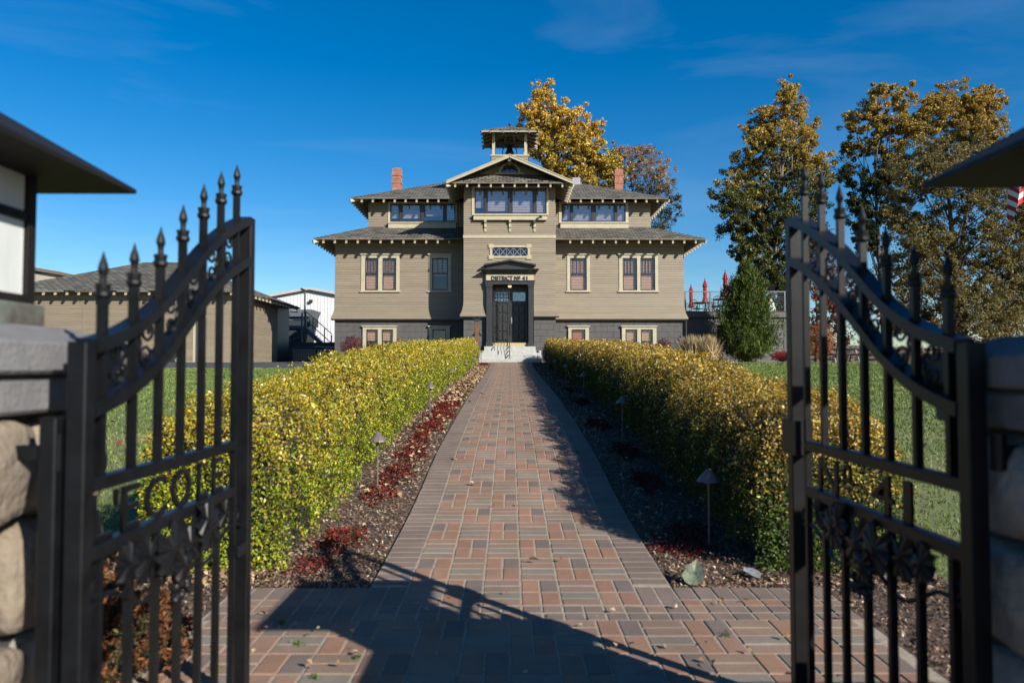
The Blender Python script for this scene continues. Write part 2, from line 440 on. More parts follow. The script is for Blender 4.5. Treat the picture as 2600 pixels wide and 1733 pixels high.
M['red'] = mat('red_canvas', (0.40,0.012,0.022), 0.75, 0.15, 5, 0.1, 30)
M['wood'] = mat('weathered_wood', (0.16,0.075,0.04), 0.8, 0.25, 12, 0.3, 40, stretch=(4,4,0.5))
M['deck_wall'] = mat('deck_siding', (0.085,0.085,0.088), 0.65, 0.06, 3, objrand=0.06)
M['bell'] = mat('cast_bell', (0.018,0.018,0.02), 0.4, 0.15, metal=0.4)
M['pole'] = mat('pole_metal', (0.42,0.42,0.43), 0.4, 0.05, metal=0.4)

# ================================================================== SETTING
def sheet(name, x0, x1, y0, y1, dz, material, step=0.4, kind='structure', nx=1):
    ys = list(np.arange(y0, y1, step)) + [y1]
    xs = np.linspace(x0, x1, nx+1)
    mb = MB(); vs = []; fs = []
    for y in ys:
        for x in xs: vs.append((x, y, g(y)+dz))
    n = nx+1
    for i in range(len(ys)-1):
        for k in range(nx): fs.append((i*n+k, i*n+k+1, (i+1)*n+k+1, (i+1)*n+k))
    mb.add(vs, fs)
    o = mb.build(name, material, fixn=False)
    if kind: o['kind'] = kind
    return o

# ground: one sheet to the horizon
ys = list(np.arange(-60, 60, 1.0)) + [60, 80, 120, 200, 300, 400, 700, 1200, 2000]
mb = MB(); vs = []; fs = []
for y in ys:
    for x in (-1500, -60, 60, 1500): vs.append((x, y, g(min(y, 399))-0.05))
for i in range(len(ys)-1):
    for k in range(3): fs.append((i*4+k, i*4+k+1, i*4+k+5, i*4+k+4))
mb.add(vs, fs); o = mb.build('ground', M['field'], fixn=False); tag(o, 'dry brown open ground reaching to the horizon', kind='structure')

o = sheet('lawn', -34, -2.2, 0.4, 26.0, 0.0, M['lawn'], nx=6); tag(o, 'green striped lawn beside the sunlit hedge', 'lawn')
o = sheet('lawn', 2.28, 34, 0.4, 30.0, 0.0, M['lawn'], nx=6); tag(o, 'green striped lawn beside the shaded hedge', 'lawn')
o = sheet('driveway', -60, -2.25, 26.002, 60, -0.012, M['asphalt'], 1.0); tag(o, 'grey asphalt driveway in front of the shed', 'driveway')
o = sheet('road', 13.4, 90, 30.002, 37, -0.012, M['asphalt'], 1.0); tag(o, 'grey asphalt lane beyond the far edge of the lawn', 'road')
o = sheet('sidewalk', -8, 8, -6, -1.6, 0.0, M['sidewalk'], 1.0); tag(o, 'pale concrete pavement outside the gate', 'pavement')
o = sheet('planting_bed', -2.35, -0.745, 3.985, 30.0, 0.004, M['mulch'], nx=2); tag(o, 'brown mulch bed under the sunlit hedge', 'flower bed')
o = sheet('planting_bed', 0.865, 2.43, 3.985, 30.0, 0.004, M['mulch'], nx=2); tag(o, 'brown mulch bed under the shaded hedge', 'flower bed')
o = sheet('planting_bed', -2.7, -1.455, 0.45, 3.98, 0.004, M['mulch']); tag(o, 'mulch patch around the browning juniper beside the plaza', 'flower bed')
o = sheet('planting_bed', 1.665, 2.8, 0.45, 3.98, 0.004, M['mulch']); tag(o, 'shaded mulch patch behind the dark gate', 'flower bed')
o = sheet('planting_bed', -9.2, -1.45, 30.01, 33.6, 0.004, M['mulch']); tag(o, 'mulch bed along the shadowed wing of the schoolhouse', 'flower bed')
o = sheet('planting_bed', 1.45, 13.3, 30.01, 36.0, 0.004, M['mulch']); tag(o, 'mulch bed along the sunlit wing and deck wall', 'flower bed')

# ---------------------------------------------------------------- pavers
PCX, W = 0.06, 0.2                       # path centre line, paver length
PAL = {'orange': [(0.325,0.180,0.118),(0.345,0.195,0.125),(0.30,0.165,0.11),(0.33,0.20,0.14)],
       'dark':   [(0.172,0.142,0.127),(0.16,0.132,0.12),(0.185,0.152,0.133),(0.17,0.142,0.13)],
       'green':  [(0.235,0.222,0.185),(0.22,0.212,0.178),(0.25,0.232,0.19),(0.23,0.212,0.175)],
       'pink':   [(0.285,0.20,0.150),(0.275,0.195,0.148),(0.295,0.205,0.152),(0.26,0.185,0.14)],
       'grey':   [(0.205,0.162,0.138),(0.195,0.155,0.133),(0.215,0.17,0.143),(0.188,0.15,0.128)]}
_mean = np.array([0.255,0.183,0.142])
PAL = {k: [tuple((np.array(c)*.76+_mean*.24)*AL) for c in v] for k, v in PAL.items()}
def paver_verts(lx, ly, c=0.005, gap=0.006, h=0.05):
    a, b = lx/2-gap/2, ly/2-gap/2
    lo = [(-a,-b,-h),(a,-b,-h),(a,b,-h),(-a,b,-h)]
    mi = [(-a,-b,-c),(a,-b,-c),(a,b,-c),(-a,b,-c)]
    up = [(-a+c,-b+c,0),(a-c,-b+c,0),(a-c,b-c,0),(-a+c,b-c,0)]
    fs = [(8,9,10,11)] + [(k,(k+1)%4,4+(k+1)%4,4+k) for k in range(4)] + [(4+k,4+(k+1)%4,8+(k+1)%4,8+k) for k in range(4)]
    return lo+mi+up, fs
_pm = {}
def paver_mesh(lx, ly, colname, var):
    key = (round(lx,3), round(ly,3), colname, var)
    if key not in _pm:
        v, f = paver_verts(lx, ly)
        me = bpy.data.meshes.new('brick'); me.from_pydata(v, [], f)
        a = me.color_attributes.new('Col', 'FLOAT_COLOR', 'POINT')
        c = PAL[colname][var]
        for d in a.data: d.color = (*c, 1)
        me.materials.append(M['paver']); _pm[key] = me
    return _pm[key]
def lay(parent, bricks, n_obj=300, order=None):
    """bricks: (cx, cy, lx, ly, colour). The ones that show largest become objects, the rest one joined part"""
    bricks = sorted(bricks, key=order or (lambda b: b[1]))
    for b in bricks[:n_obj]:
        me = paver_mesh(b[2], b[3], b[4], random.randrange(4))
        o = link('brick', me, parent)
        sl = (g(b[1]+0.1)-g(b[1]-0.1))/0.2
        o.location = (b[0]+random.uniform(-.0012,.0012), b[1]+random.uniform(-.0012,.0012), g(b[1])+0.024+random.uniform(-.0015,.0015))
        o.rotation_euler = (math.atan(sl)+random.uniform(-.006,.006), random.uniform(-.006,.006), random.uniform(-.008,.008))
    rest = bricks[n_obj:]
    if rest:
        V, Fc, Cc = [], [], []
        for b in rest:
            v, f = paver_verts(b[2], b[3]); n = len(V); c = random.choice(PAL[b[4]])
            jz = random.uniform(-.0015,.0015)
            for p in v:
                V.append((b[0]+p[0], b[1]+p[1], g(b[1]+p[1])+0.024+p[2]+jz)); Cc.append((*c,1))
            Fc += [tuple(n+k for k in ff) for ff in f]
        me = bpy.data.meshes.new('brick_field'); me.from_pydata(V, [], Fc)
        a = me.color_attributes.new('Col', 'FLOAT_COLOR', 'POINT'); a.data.foreach_set('color', np.array(Cc, dtype=np.float32).ravel())
        me.materials.append(M['paver']); o = link('bricks', me, parent); o['kind'] = 'stuff'

def weave(ncol, x0, y0, y1, mirror_first=False, phase=0):
    """columns W wide: four bricks laid across, then a 2x2 block laid lengthwise; neighbours shifted"""
    out = []
    for c in range(ncol):
        cx = x0 + (c+.5)*W; y = y0; k = (c+phase) % 2
        while y < y1-0.02:
            if k == 0:
                for i, col in enumerate(('pink','green','pink','pink')):
                    if y+(i+.5)*W/2 < y1: out.append((cx, y+(i+.5)*W/2, W, W/2, col))
            else:
                cols = [['orange','orange'],['orange','dark']]
                if mirror_first and c == 0: cols[1] = ['dark','orange']
                for r in range(2):
                    if y+(r+.5)*W < y1+0.05:
                        for q in range(2): out.append((cx+(q-.5)*W/2, y+(r+.5)*W, W/2, W, cols[r][q]))
            y += 2*W; k = 1-k
    return out
path = sheet('path', PCX-.80, PCX+.80, 3.5, 30.08, 0.0205, M['sand'], nx=1); tag(path, 'paver path with basket-weave field leading up to the steps', 'path')
bk = weave(6, PCX-.6, 3.70, 29.9, True)
y = 3.72
while y < 29.9:
    if y > 3.99:
        bk.append((PCX-.7, y+.05, W, W/2, 'grey')); bk.append((PCX+.7, y+.05, W, W/2, 'grey'))
    y += W/2
x = PCX-.8
while x < PCX+.79:
    bk.append((x+.05, 29.98, W/2, W*0.8, 'grey')); x += W/2
lay(path, bk)
plaza = sheet('plaza', -1.45, 1.66, -1.6, 3.98, 0.0195, M['sand'], nx=1); tag(plaza, 'wide paved apron of mixed pavers just inside the gate', 'paving')
bk = []
x = -1.44
while x < 1.64:
    c = 'grey' if random.random() < .6 else random.choice(['dark','pink'])
    c2 = 'grey' if random.random() < .6 else random.choice(['dark','pink'])
    bk.append((x+.05, 3.645, W/2, W/2, c)); bk.append((x+.028 if False else x+.05, 3.545, W/2, W/2, c2))
    if x < PCX-.8-.02 or x > PCX+.8-.08:
        bk.append((x+.05, 3.88, W/2, W, 'grey')); bk.append((x+.05, 3.735, W/2, 0.09, random.choice(['pink','orange','grey'])))
    elif x < PCX-.62 or x > PCX+.58:
        bk.append((x+.05, 3.84, W/2, W*1.45, 'grey'))
    x += W/2
for b in weave(15, -1.40, -1.3, 3.49, phase=1): bk.append(b)
lay(plaza, bk, order=lambda b: -b[1])

# ================================================================== SCHOOLHOUSE
M['fascia'] = mat('fascia_paint', (0.17,0.145,0.105), 0.6, 0.06)
YT, YW, YU = 31.3, 33.0, 34.24           # front planes: entrance bay, lower wings, upper storey
PIT = 0.43
SB = 3.40                                # bottom of the siding
school = thing('schoolhouse', 'tan clapboard schoolhouse with bell cupola and grey shingle hip roofs', 'house', (0, YW, 1.5))

def flare(z):
    t = (SB+0.62-z)/0.62
    return 0.0 if t <= 0 else 0.14*t*t

n_clap = 0
def siding(wall, Y, x0, x1, z0, z1, holes=(), ex=0.0785, fl=(1,1), material=None, slope=None, name='clapboard'):
    """lap courses on a front wall; fl: flare at left / right end; slope: gable half-slope clip"""
    global n_clap
    z = z0
    while z < z1-0.01:
        zt = min(z+ex, z1); o = flare(z) if fl != (0,0) else 0.0; ot = flare(zt) if fl != (0,0) else 0.0
        a, b = x0-o*fl[0], x1+o*fl[1]
        if slope:
            xc, zr, pit = slope; hw = (zr-zt)/pit
            a, b = max(a, xc-hw), min(b, xc+hw)
        segs = [(a, b)]
        for (h0, h1, hz0, hz1) in holes:
            if zt > hz0+0.02 and z < hz1-0.02:
                ns = []
                for s0, s1 in segs:
                    if h1 <= s0 or h0 >= s1: ns.append((s0, s1)); continue
                    if h0 > s0: ns.append((s0, h0))
                    if h1 < s1: ns.append((h1, s1))
                segs = ns
        for s0, s1 in segs:
            if s1-s0 < 0.01: continue
            yb, yt = Y-o, Y-ot; mb = MB()
            mb.add([(s0,yb-.025,z),(s1,yb-.025,z),(s1,yt-.004,zt+.008),(s0,yt-.004,zt+.008),
                    (s0,Y+.06,z),(s1,Y+.06,z),(s1,Y+.06,zt+.008),(s0,Y+.06,zt+.008)],
                   [(0,1,2,3),(0,4,5,1),(3,2,6,7),(0,3,7,4),(1,5,6,2),(4,7,6,5)])
            mb.build(name, material or M['siding'], wall, fixn=False); n_clap += 1
        z = zt

def rect(l, t, r, b, Y):
    p, q = P(l, b, Y), P(r, t, Y)
    return p.x, q.x, p.z, q.z

def window(Y, outer, panes, sash_split=None, muntins=0, blind='blind', blind_h=1.0, sillbox=None, head=True, blind_px=None):
    """outer/panes: photo rectangles (l,t,r,b). casing -> sashes, panes, blind"""
    x0, x1, z0, z1 = rect(*outer, Y)
    w = MB()
    pr = [rect(*p, Y) for p in panes]
    gz0, gz1 = pr[0][2], pr[0][3]
    fy0, fy1 = Y-.045, Y+.05
    edges = [x0] + [e for p in pr for e in (p[0], p[1])] + [x1]
    for k in range(0, len(edges), 2):
        if k in (0, len(edges)-2) or sillbox is None:
            w.box(edges[k], edges[k+1], fy0, fy1, z0, z1-.0)
    w.box(edges[1], edges[-2], fy0+.004, fy1, gz1, z1-.002)
    w.box(edges[1], edges[-2], fy0+.004, fy1, z0+.002, gz0)
    if head:
        w.box(x0-.05, x1+.05, fy0-.05, fy1-.01, z1+.0005, z1+.045)
        w.box(x0-.02, x1+.02, fy0-.02, fy1-.01, z1-.03, z1+.0001)
    if sillbox is None:
        w.box(x0-.05, x1+.05, fy0-.04, fy1-.012, z0-.045, z0-.0005)
    wo = w.build('window', M['cream'], school)
    for p in pr:
        a, b, c, d = p
        s = MB(); t = .045; sy0, sy1 = Y-.012, Y+.045
        s.box(a, a+t, sy0, sy1, c, d); s.box(b-t, b, sy0, sy1, c, d)
        s.box(a+t, b-t, sy0+.002, sy1, c, c+t*1.3); s.box(a+t, b-t, sy0+.002, sy1, d-t, d)
        zs = None
        if sash_split:
            zs = PZ(sash_split, Y); s.box(a+t, b-t, sy0-.006, sy1, zs-.025, zs+.025)
            for k in range(muntins):
                xm = a+t+(b-a-2*t)*(k+1)/(muntins+1); s.box(xm-.011, xm+.011, sy0+.012, sy1-.004, zs+.025, d-t)
        s.build('sash', M['sash'], wo)
        gp = MB(); gp.box(a+t*.6, b-t*.6, Y+.026, Y+.031, c+t, (zs or d)-.01)
        gp.build('pane', M['glass_up' if sillbox else 'glass'], wo)
        if zs:
            gp = MB(); gp.box(a+t*.6, b-t*.6, Y+.016, Y+.021, zs+.01, d-t*.6); gp.build('pane', M['glass'], wo)
        if blind_h > 0.01:
            zb = d-(d-c)*(blind_h if blind_h < .7 or sillbox is None else max(.3, min(1, blind_h-random.choice([0,.0,.12,.25]))))
            bl = MB(); bl.box(a+.03, b-.03, Y+.10, Y+.106, max(zb, c), d-.01); bl.build('blind', M[blind], wo)
    if sillbox:
        a, b, c, d = rect(*sillbox, Y-.16)
        sb = MB(); sb.cbox(a, b, Y-.16, Y-.02, c, d-.03, .004); sb.box(a-.03, b+.03, Y-.20, Y-.02, d-.0295, d)
        sb.build('sill', M['cream'], wo)
    if sillbox:                               # dark mullion posts between the wide panes
        for k in range(2, len(edges)-2, 2):
            mm = MB(); mm.box(edges[k]+.0005, edges[k+1]-.0005, Y-.03, Y+.045, gz0+.001, gz1-.001); mm.build('mullion', M['sash'], wo)
    return (x0, x1, z0, z1)

# --- windows
hl, hr, hul, hur, ht, bl, br = [], [], [], [], [], [], []
hl.append(window(YW, (917,647,1015,739), [(926.8,655,961,737),(970.7,655,1006.5,737)], 694, 3))
hl.append(window(YW, (1088.6,647,1145.7,739), [(1097,655,1137.5,737)], 694, 2, blind_h=0.55))
hr.append(window(YW, (1440,647,1497.6,739), [(1447.6,655,1489.4,737)], 694, 3))
hr.append(window(YW, (1572,647,1670,739), [(1581,655,1617,737),(1625.8,655,1662.8,737)], 694, 3))
bl.append(window(YW, (921,829,1007,900), [(929.8,836,959.8,893),(968.8,836,998,893)], 866.7, 0, blind_h=.66))
bl.append(window(YW, (1089,829,1142,900), [(1098,836,1133,893)], 866.7, 0, blind_h=0))
br.append(window(YW, (1443,829,1495,900), [(1451,836,1486,893)], 866.7, 0, blind='blind2'))
br.append(window(YW, (1579,829,1666.4,900), [(1588,836,1617.5,893),(1627,836,1657,893)], 866.7, 0))
hul.append(window(YU, (985,512,1160,566), [(990.8,517.5,1014.7,563.5),(1020,517.5,1069,563.5),(1077,517.5,1127,563.5),(1132,517.5,1156,563.5)], None, 0, blind='blind3', blind_h=0.78, sillbox=(985.5,565,1158,579), head=False))
hur.append(window(YU, (1419,512,1595,566), [(1425.8,517.5,1448.7,563.5),(1453,517.5,1503,563.5),(1511,517.5,1560,563.5),(1565,517.5,1588,563.5)], None, 0, blind='blind3', blind_h=1.0, sillbox=(1423,565,1596,579), head=False))
ht.append(window(YT, (1198,472,1392.5,546), [(1204.8,478,1230,543),(1235.8,478,1291.5,543),(1299,478,1354.6,543),(1360,478,1387.5,543)], None, 0, blind='blind3', blind_h=1.0, sillbox=(1202,545,1389,558), head=False))

# --- wall cores (solid, near-black to stand in for unlit rooms) with the lap boards as their pieces
def core(x0, x1, y0, y1, z0, z1, material=None):
    return MB().box(x0, x1, y0, y1, z0, z1).build('wall', material or M['interior'], school)
XL, XU, XT = 7.81, 6.57, 1.955
ZF = PZ(626, YW)                          # underside of the frieze board
wl = core(-XL+.02, -XT-.0, YW+.24, YW+14, 1.3, 6.95)
siding(wl, YW, -XL, -XT-.02, SB, ZF, hl, fl=(1,0))
wr = core(XT+.0, XL-.02, YW+.24, YW+14, 1.3, 6.95)
siding(wr, YW, XT+.02, XL, SB, ZF, hr, fl=(0,1))
for s, w in ((-1, wl), (1, wr)):
    a, b = sorted((s*(XT+.02), s*XL))
    MB().box(a-.015 if s < 0 else a, b+.015 if s > 0 else b, YW-.03, YW+.1, ZF+.009, 6.95).build('frieze_board', M['siding'], w)
    xs = s*XL                              # side wall skin
    MB().box(min(xs,xs-s*.1), max(xs,xs-s*.1), YW+.061, YW+14, 1.3, 6.95).build('side_cladding', M['siding_plain'], w)
    MB().box(min(s*(XT+.02), s*(XL+.12)), max(s*(XT+.02), s*(XL+.12)), YW-.13, YW+.06, SB-.055, SB-.001).build('skirt_board', M['charcoal'], w)
wt = core(-XT+.3, XT-.3, YT+.62, YW+2, 1.3, 8.95)
for s in (-1, 1):
    MB().box(min(s*XT, s*(XT-.28)), max(s*XT, s*(XT-.28)), YT+.061, YW+1.3, 1.3, 9.0).build('side_cladding', M['siding_plain'], wt)
zb0, zb1 = PZ(605, YT), PZ(597, YT)
dw = rect(1250, 628, 1340, 650, YT); door_hole = (PX(1234,YT), PX(1355.5,YT), 1.0, PZ(676,YT))
ht2 = ht + [(dw[0]-.08, dw[1]+.08, dw[2]-.06, dw[3]+.06), door_hole]
siding(wt, YT, -XT, XT, SB, zb0, ht2)
siding(wt, YT, -XT, XT, zb1+.01, 8.98, ht2)
MB().box(-XT-.02, XT+.02, YT-.035, YT+.06, zb0+.009, zb1).build('belt_course', M['cream'], wt)
for s in (-1, 1):
    a, b = sorted((s*XT, s*(XT+.14))); aa, bb = sorted((s*.8, s*(XT+.13)))
    MB().box(aa, bb, YT-.13, YT+.06, SB-.05, SB-.001).build('skirt_board', M['charcoal'], wt)
# near-black box standing in for unlit depth behind the bay window
MB().box(-XT+.29, XT-.29, YT+.25, YT+.61, 6.5, 8.95).build('unlit_backing', M['interior'], wt)
wu = core(-XU+.02, XU-.02, YU+.24, YU+11.6, 6.9, 9.0)
siding(wu, YU, -XU, -XT-.02, 7.70, 8.95, hul, fl=(0,0))
siding(wu, YU, XT+.02, XU, 7.70, 8.95, hur, fl=(0,0))
for s in (-1, 1):
    MB().box(min(s*XU, s*(XU-.1)), max(s*XU, s*(XU-.1)), YU+.061, YU+11.6, 6.9, 9.0).build('side_cladding', M['siding_plain'], wu)

# --- block foundation, each block its own piece
def blocks(wall, x0, x1, Y, z0, z1, holes=(), seed=0, rows=None):
    z = z1; r = 0; rnd = random.Random(seed)
    MB().box(x0, x1, Y+.045, Y+.18, z0, z1).build('mortar_bed', M['mortar'], wall)
    rh = 0.258
    while z > z0+0.02:
        zb = max(z-rh, z0); x = x0-(0.28 if r % 2 else 0.0)
        while x < x1-.01:
            a, b = max(x, x0), min(x+.552, x1); x += .552
            segs = [(a, b)]
            for h0, h1, hz0, hz1 in holes:
                if z > hz0+.02 and zb < hz1-.02:
                    ns = []
                    for s0, s1 in segs:
                        if h1 <= s0 or h0 >= s1: ns.append((s0, s1)); continue
                        if h0 > s0: ns.append((s0, h0))
                        if h1 < s1: ns.append((h1, s1))
                    segs = ns
            for s0, s1 in segs:
                if s1-s0 > .03:
                    j = rnd.uniform(-.004, .004)
                    MB().cbox(s0+.003, s1-.003, Y+.03+j, Y+.12, zb+.003, z-.003, .004).build('block', M['block'], wall)
        z = zb; r += 1
# mortar bed must not close the basement windows: rooms are cut by keeping the bed in strips
def blocks_open(wall, x0, x1, Y, z0, z1, holes, seed):
    xs = [x0] + [e for h in holes for e in (h[0], h[1])] + [x1]
    for k in range(0, len(xs), 2):
        blocks(wall, xs[k], xs[k+1], Y, z0, z1, (), seed+k)
    for h in holes:
        if z1-h[3] > .05: blocks(wall, h[0], h[1], Y, h[3]+.046, z1, (), seed+9)
        if h[2]-z0 > .05: blocks(wall, h[0], h[1], Y, z0, h[2]-.046, (), seed+19)
blocks_open(wl, -XL, -XT-.02, YW, 1.42, SB-.056, bl, 1)
blocks_open(wr, XT+.02, XL, YW, 1.42, SB-.056, br, 2)
blocks(wt, -XT, PX(1234,YT)-.002, YT, 1.40, SB-.052, (), 3)
blocks(wt, PX(1355.5,YT)+.002, XT, YT, 1.40, SB-.052, (), 4)

# --- roofs
def tails(roof, pts, d_out, d_in, zt, w=.07, h=.125):
    """rafter tails: pts along an eave; tip at pts + slope direction"""
    for p in pts:
        p = Vector(p); o = Vector(d_out); lim = p.z if p.z > 0 else 9.0
        di = min(d_in, lim)
        a = p + o*0.03; b = p - o*di
        a.z = zt-0.03*PIT; b.z = zt+di*PIT
        t_ = MB().bar(a, b, w, h).build('rafter_tail', M['siding'], roof)
        MB().bar(a+o*.006, a-o*.05, w+.006, h+.006).build('lit_end', M['cream'], t_)  # pale tip over brown body: eave light and shade put into colour
def hip_roof(x0, x1, y0, y1, ze, top_in, name='roof', th=.07):
    """hip skirt: eave rectangle, rising inward by top_in"""
    zt = ze+top_in*PIT; i = top_in; mb = MB()
    E = [(x0,y0,ze),(x1,y0,ze),(x1,y1,ze),(x0,y1,ze)]
    T = [(x0+i,y0+i,zt),(x1-i,y0+i,zt),(x1-i,y1-i,zt),(x0+i,y1-i,zt)]
    for k in range(4):
        q = [E[k], E[(k+1)%4], T[(k+1)%4], T[k]]
        if (Vector(T[k])-Vector(T[(k+1)%4])).length < .05: q = [E[k], E[(k+1)%4], T[k]]
        mb.slab(q, th)
    return mb.build(name, M['shingle'], school, fixn=True)
OV = .76
lower = hip_roof(-XL-OV, XL+OV, YW-OV, YW+14+OV, 6.90, 2.0+.05)
# fascia line and tails
def fascia(roof, x0, x1, y, z):
    MB().box(x0, x1, y-.012, y-.002, z-.066, z-.026).build('fascia', M['fascia'], roof)
fascia(lower, -XL-OV, -XT, YW-OV, 6.90); fascia(lower, XT, XL+OV, YW-OV, 6.90)
zt = 6.90-.07-.085
for s in (-1, 1):
    tails(lower, [(s*(XL+OV-.42-.5*k), YW-OV, .38+.5*k) for k in range(12)], (0,-1,0), .95, zt)
    tails(lower, [(s*(XL+OV), YW-OV+.35+.5*k, .31+.5*k) for k in range(14)], (s,0,0), .95, zt)
    a = Vector((s*(XL+OV+.03), YW-OV-.03, zt-.015)); b = Vector((s*(XL-.1), YW+.1, zt+.80*PIT))
    MB().bar(a, b, .09, .13).build('rafter_tail', M['cream'], lower)
    tails(lower, [(s*(XL+OV-.42-.5*k), YW-OV, 0) for k in ()], (0,-1,0), .95, zt)
OU = .68
YE = YU-OU+.0
upper = hip_roof(-XU-OU, XU+OU, YE, YE+2*(XU+OU), 9.0, XU+OU-.03)
fascia(upper, -XU-OU, -XT-.6, YE, 9.0); fascia(upper, XT+.6, XU+OU, YE, 9.0)
zt = 9.0-.07-.085
for s in (-1, 1):
    tails(upper, [(s*(XU+OU-.5-.5*k), YE, .46+.5*k) for k in range(9)], (0,-1,0), .85, zt)
    tails(upper, [(s*(XU+OU), YE+.35+.5*k, .31+.5*k) for k in range(10)], (s,0,0), .85, zt)
    MB().bar((s*(XU+OU+.03), YE-.03, zt-.01), (s*(XU-.1), YU+.1, zt+.78*PIT), .09, .13).build('rafter_tail', M['cream'], upper)
# entrance bay: gable roof, pent strip, rake boards
XE, YG0, ZE, ZR = XT+OU, YT-OU, 8.98, 10.13
mb = MB()
for s in (-1, 1):
    q = [(s*XE, YG0-.06, ZE+.04), (s*XE, 36.4, ZE+.04), (0, 36.4, ZR), (0, YG0-.06, ZR)]
    if s > 0: q = [q[1], q[0], q[3], q[2]]
    mb.slab(q, .07)
mb.slab([(-XE+.02, YG0, ZE-.01), (XE-.02, YG0, ZE-.01), (XE-.9, YT-.03, 9.44), (-XE+.9, YT-.03, 9.44)], .07)
bay = mb.build('roof', M['shingle'], school)
fascia(bay, -XE+.0, XE-.0, YG0, ZE-.01)
pit2 = (ZR-ZE-.04)/XE
for s in (-1, 1):
    mbk = MB(); n = Vector((s*pit2, 0, 1)).normalized()
    a = Vector((s*(XE), YG0-.095, ZE-.0)); b = Vector((0, YG0-.095, ZR-.04))
    mbk.bar(a - Vector((0,0,.06)), b - Vector((0,0,.06)), .06, .115, up=n)
    mbk.bar(a + Vector((0,-.025,.0)), b + Vector((0,-.025,.0)), .05, .035, up=n)
    mbk.build('rake_board', M['cream'], bay)
zt = ZE-.08-.08
tails(bay, [(-XE+.36+.497*k, YG0, .3+.5*min(k,9-k)) for k in range(10)], (0,-1,0), .85, zt)
for s in (-1, 1):
    tails(bay, [(s*XE, YG0+.4+.5*k, .36+.5*k) for k in range(6)], (s,0,0), .85, zt)
    MB().bar((s*(XE+.03), YG0-.03, zt-.01), (s*(XT-.1), YT+.1, zt+.78*PIT), .09, .13).build('rafter_tail', M['cream'], bay)
wg = MB().prism([(-1.72,9.40),(1.72,9.40),(0,ZR-.06)], 'y', YT+.1, YT+.3).build('wall', M['siding'], school)
siding(wg, YT+.02, -1.7, 1.7, 9.40, ZR-.1, [(-.40,.40,9.3,9.86)], fl=(0,0), slope=(0, ZR-.04, pit2))
MB().box(-.06,.06, YG0-.03, YT+.04, ZR-.28, ZR-.17).build('ridge_beam', M['cream'], bay)
# half-round attic window
zc = PZ(440, YT); mb = MB()
def arc(r, n=16): return [(r*math.cos(math.pi*k/n), zc+r*math.sin(math.pi*k/n)) for k in range(n+1)]
def ring(mb, ro, ri, y0, y1, n=16):
    A, B = arc(ro, n), arc(ri, n)
    for k in range(n):
        mb.prism([A[k], A[k+1], B[k+1], B[k]], 'y', y0, y1)
ring(mb, .47, .385, YT-.04, YT+.08); mb.box(-.62, .62, YT-.07, YT+.06, zc-.05, zc-.001)
aw = mb.build('window', M['cream'], school)
mb = MB(); ring(mb, .384, .30, YT-.01, YT+.07); mb.build('sash', M['sash'], aw)
MB().prism(arc(.31), 'y', YT+.03, YT+.036).build('pane', M['glass'], aw)
MB().prism(arc(.38), 'y', YT+.085, YT+.099).build('backing', M['interior'], aw)
# brackets under the bay sill
for px in (1232.3, 1295, 1357.6):
    p = P(px, 558, YT-.1); mb = MB()
    mb.prism([(YT-.16,p.z-.01),(YT-.005,p.z-.01),(YT-.005,p.z-.52),(YT-.05,p.z-.50),(YT-.055,p.z-.36),(YT-.10,p.z-.30),(YT-.085,p.z-.16),(YT-.15,p.z-.10)], 'x', p.x-.045, p.x+.045)
    mb.build('bracket', M['cream'], school)
# spot lamp on the bay sill
p = P(1371, 549, YT-.25)
mb = MB(); mb.cyl(p, p+Vector((.02,-.16,-.06)), .05, .065, 10); mb.cyl(p, p+Vector((0,.08,.02)), .02, .02, 6); mb.build('spot_lamp', M['charcoal'], school, smooth=False)
# diamond-leaded window with eared frame
x0, x1, z0, z1 = dw; t = .105; mb = MB()
mb.box(x0-t, x1+t, YT-.05, YT+.05, z1, z1+t*.8); mb.box(x0-t, x1+t, YT-.05, YT+.05, z0-t*.8, z0)
mb.box(x0-t, x0, YT-.05, YT+.05, z0+.0005, z1-.0005); mb.box(x1, x1+t, YT-.05, YT+.05, z0+.0005, z1-.0005)
for sx in (x0-t-.05, x1-.06):
    for sz in (z0-t*.8-.05, z1-.03): mb.box(sx, sx+t+.11, YT-.065, YT+.045, sz, sz+t*.8+.08)
dwn = mb.build('window', M['cream'], school)
MB().box(x0, x1, YT+.02, YT+.026, z0, z1).build('pane', M['glass'], dwn)
mb = MB(); nd = 5
for k in range(nd):
    a, b = x0+(x1-x0)*k/nd, x0+(x1-x0)*(k+1)/nd
    mb.bar((a,YT+.012,z0),(b,YT+.012,z1),.014,.014,up=(0,1,0)); mb.bar((a,YT+.010,z1),(b,YT+.010,z0),.014,.014,up=(0,1,0))
    mb.bar((b,YT+.008,z0),(b,YT+.008,z1),.014,.014,up=(0,1,0))
mb.build('lead_came', M['pole'], dwn)
MB().box(x0-.05, x1+.05, YT+.2, YT+.24, z0-.05, z1+.05).build('backing', M['interior'], dwn)

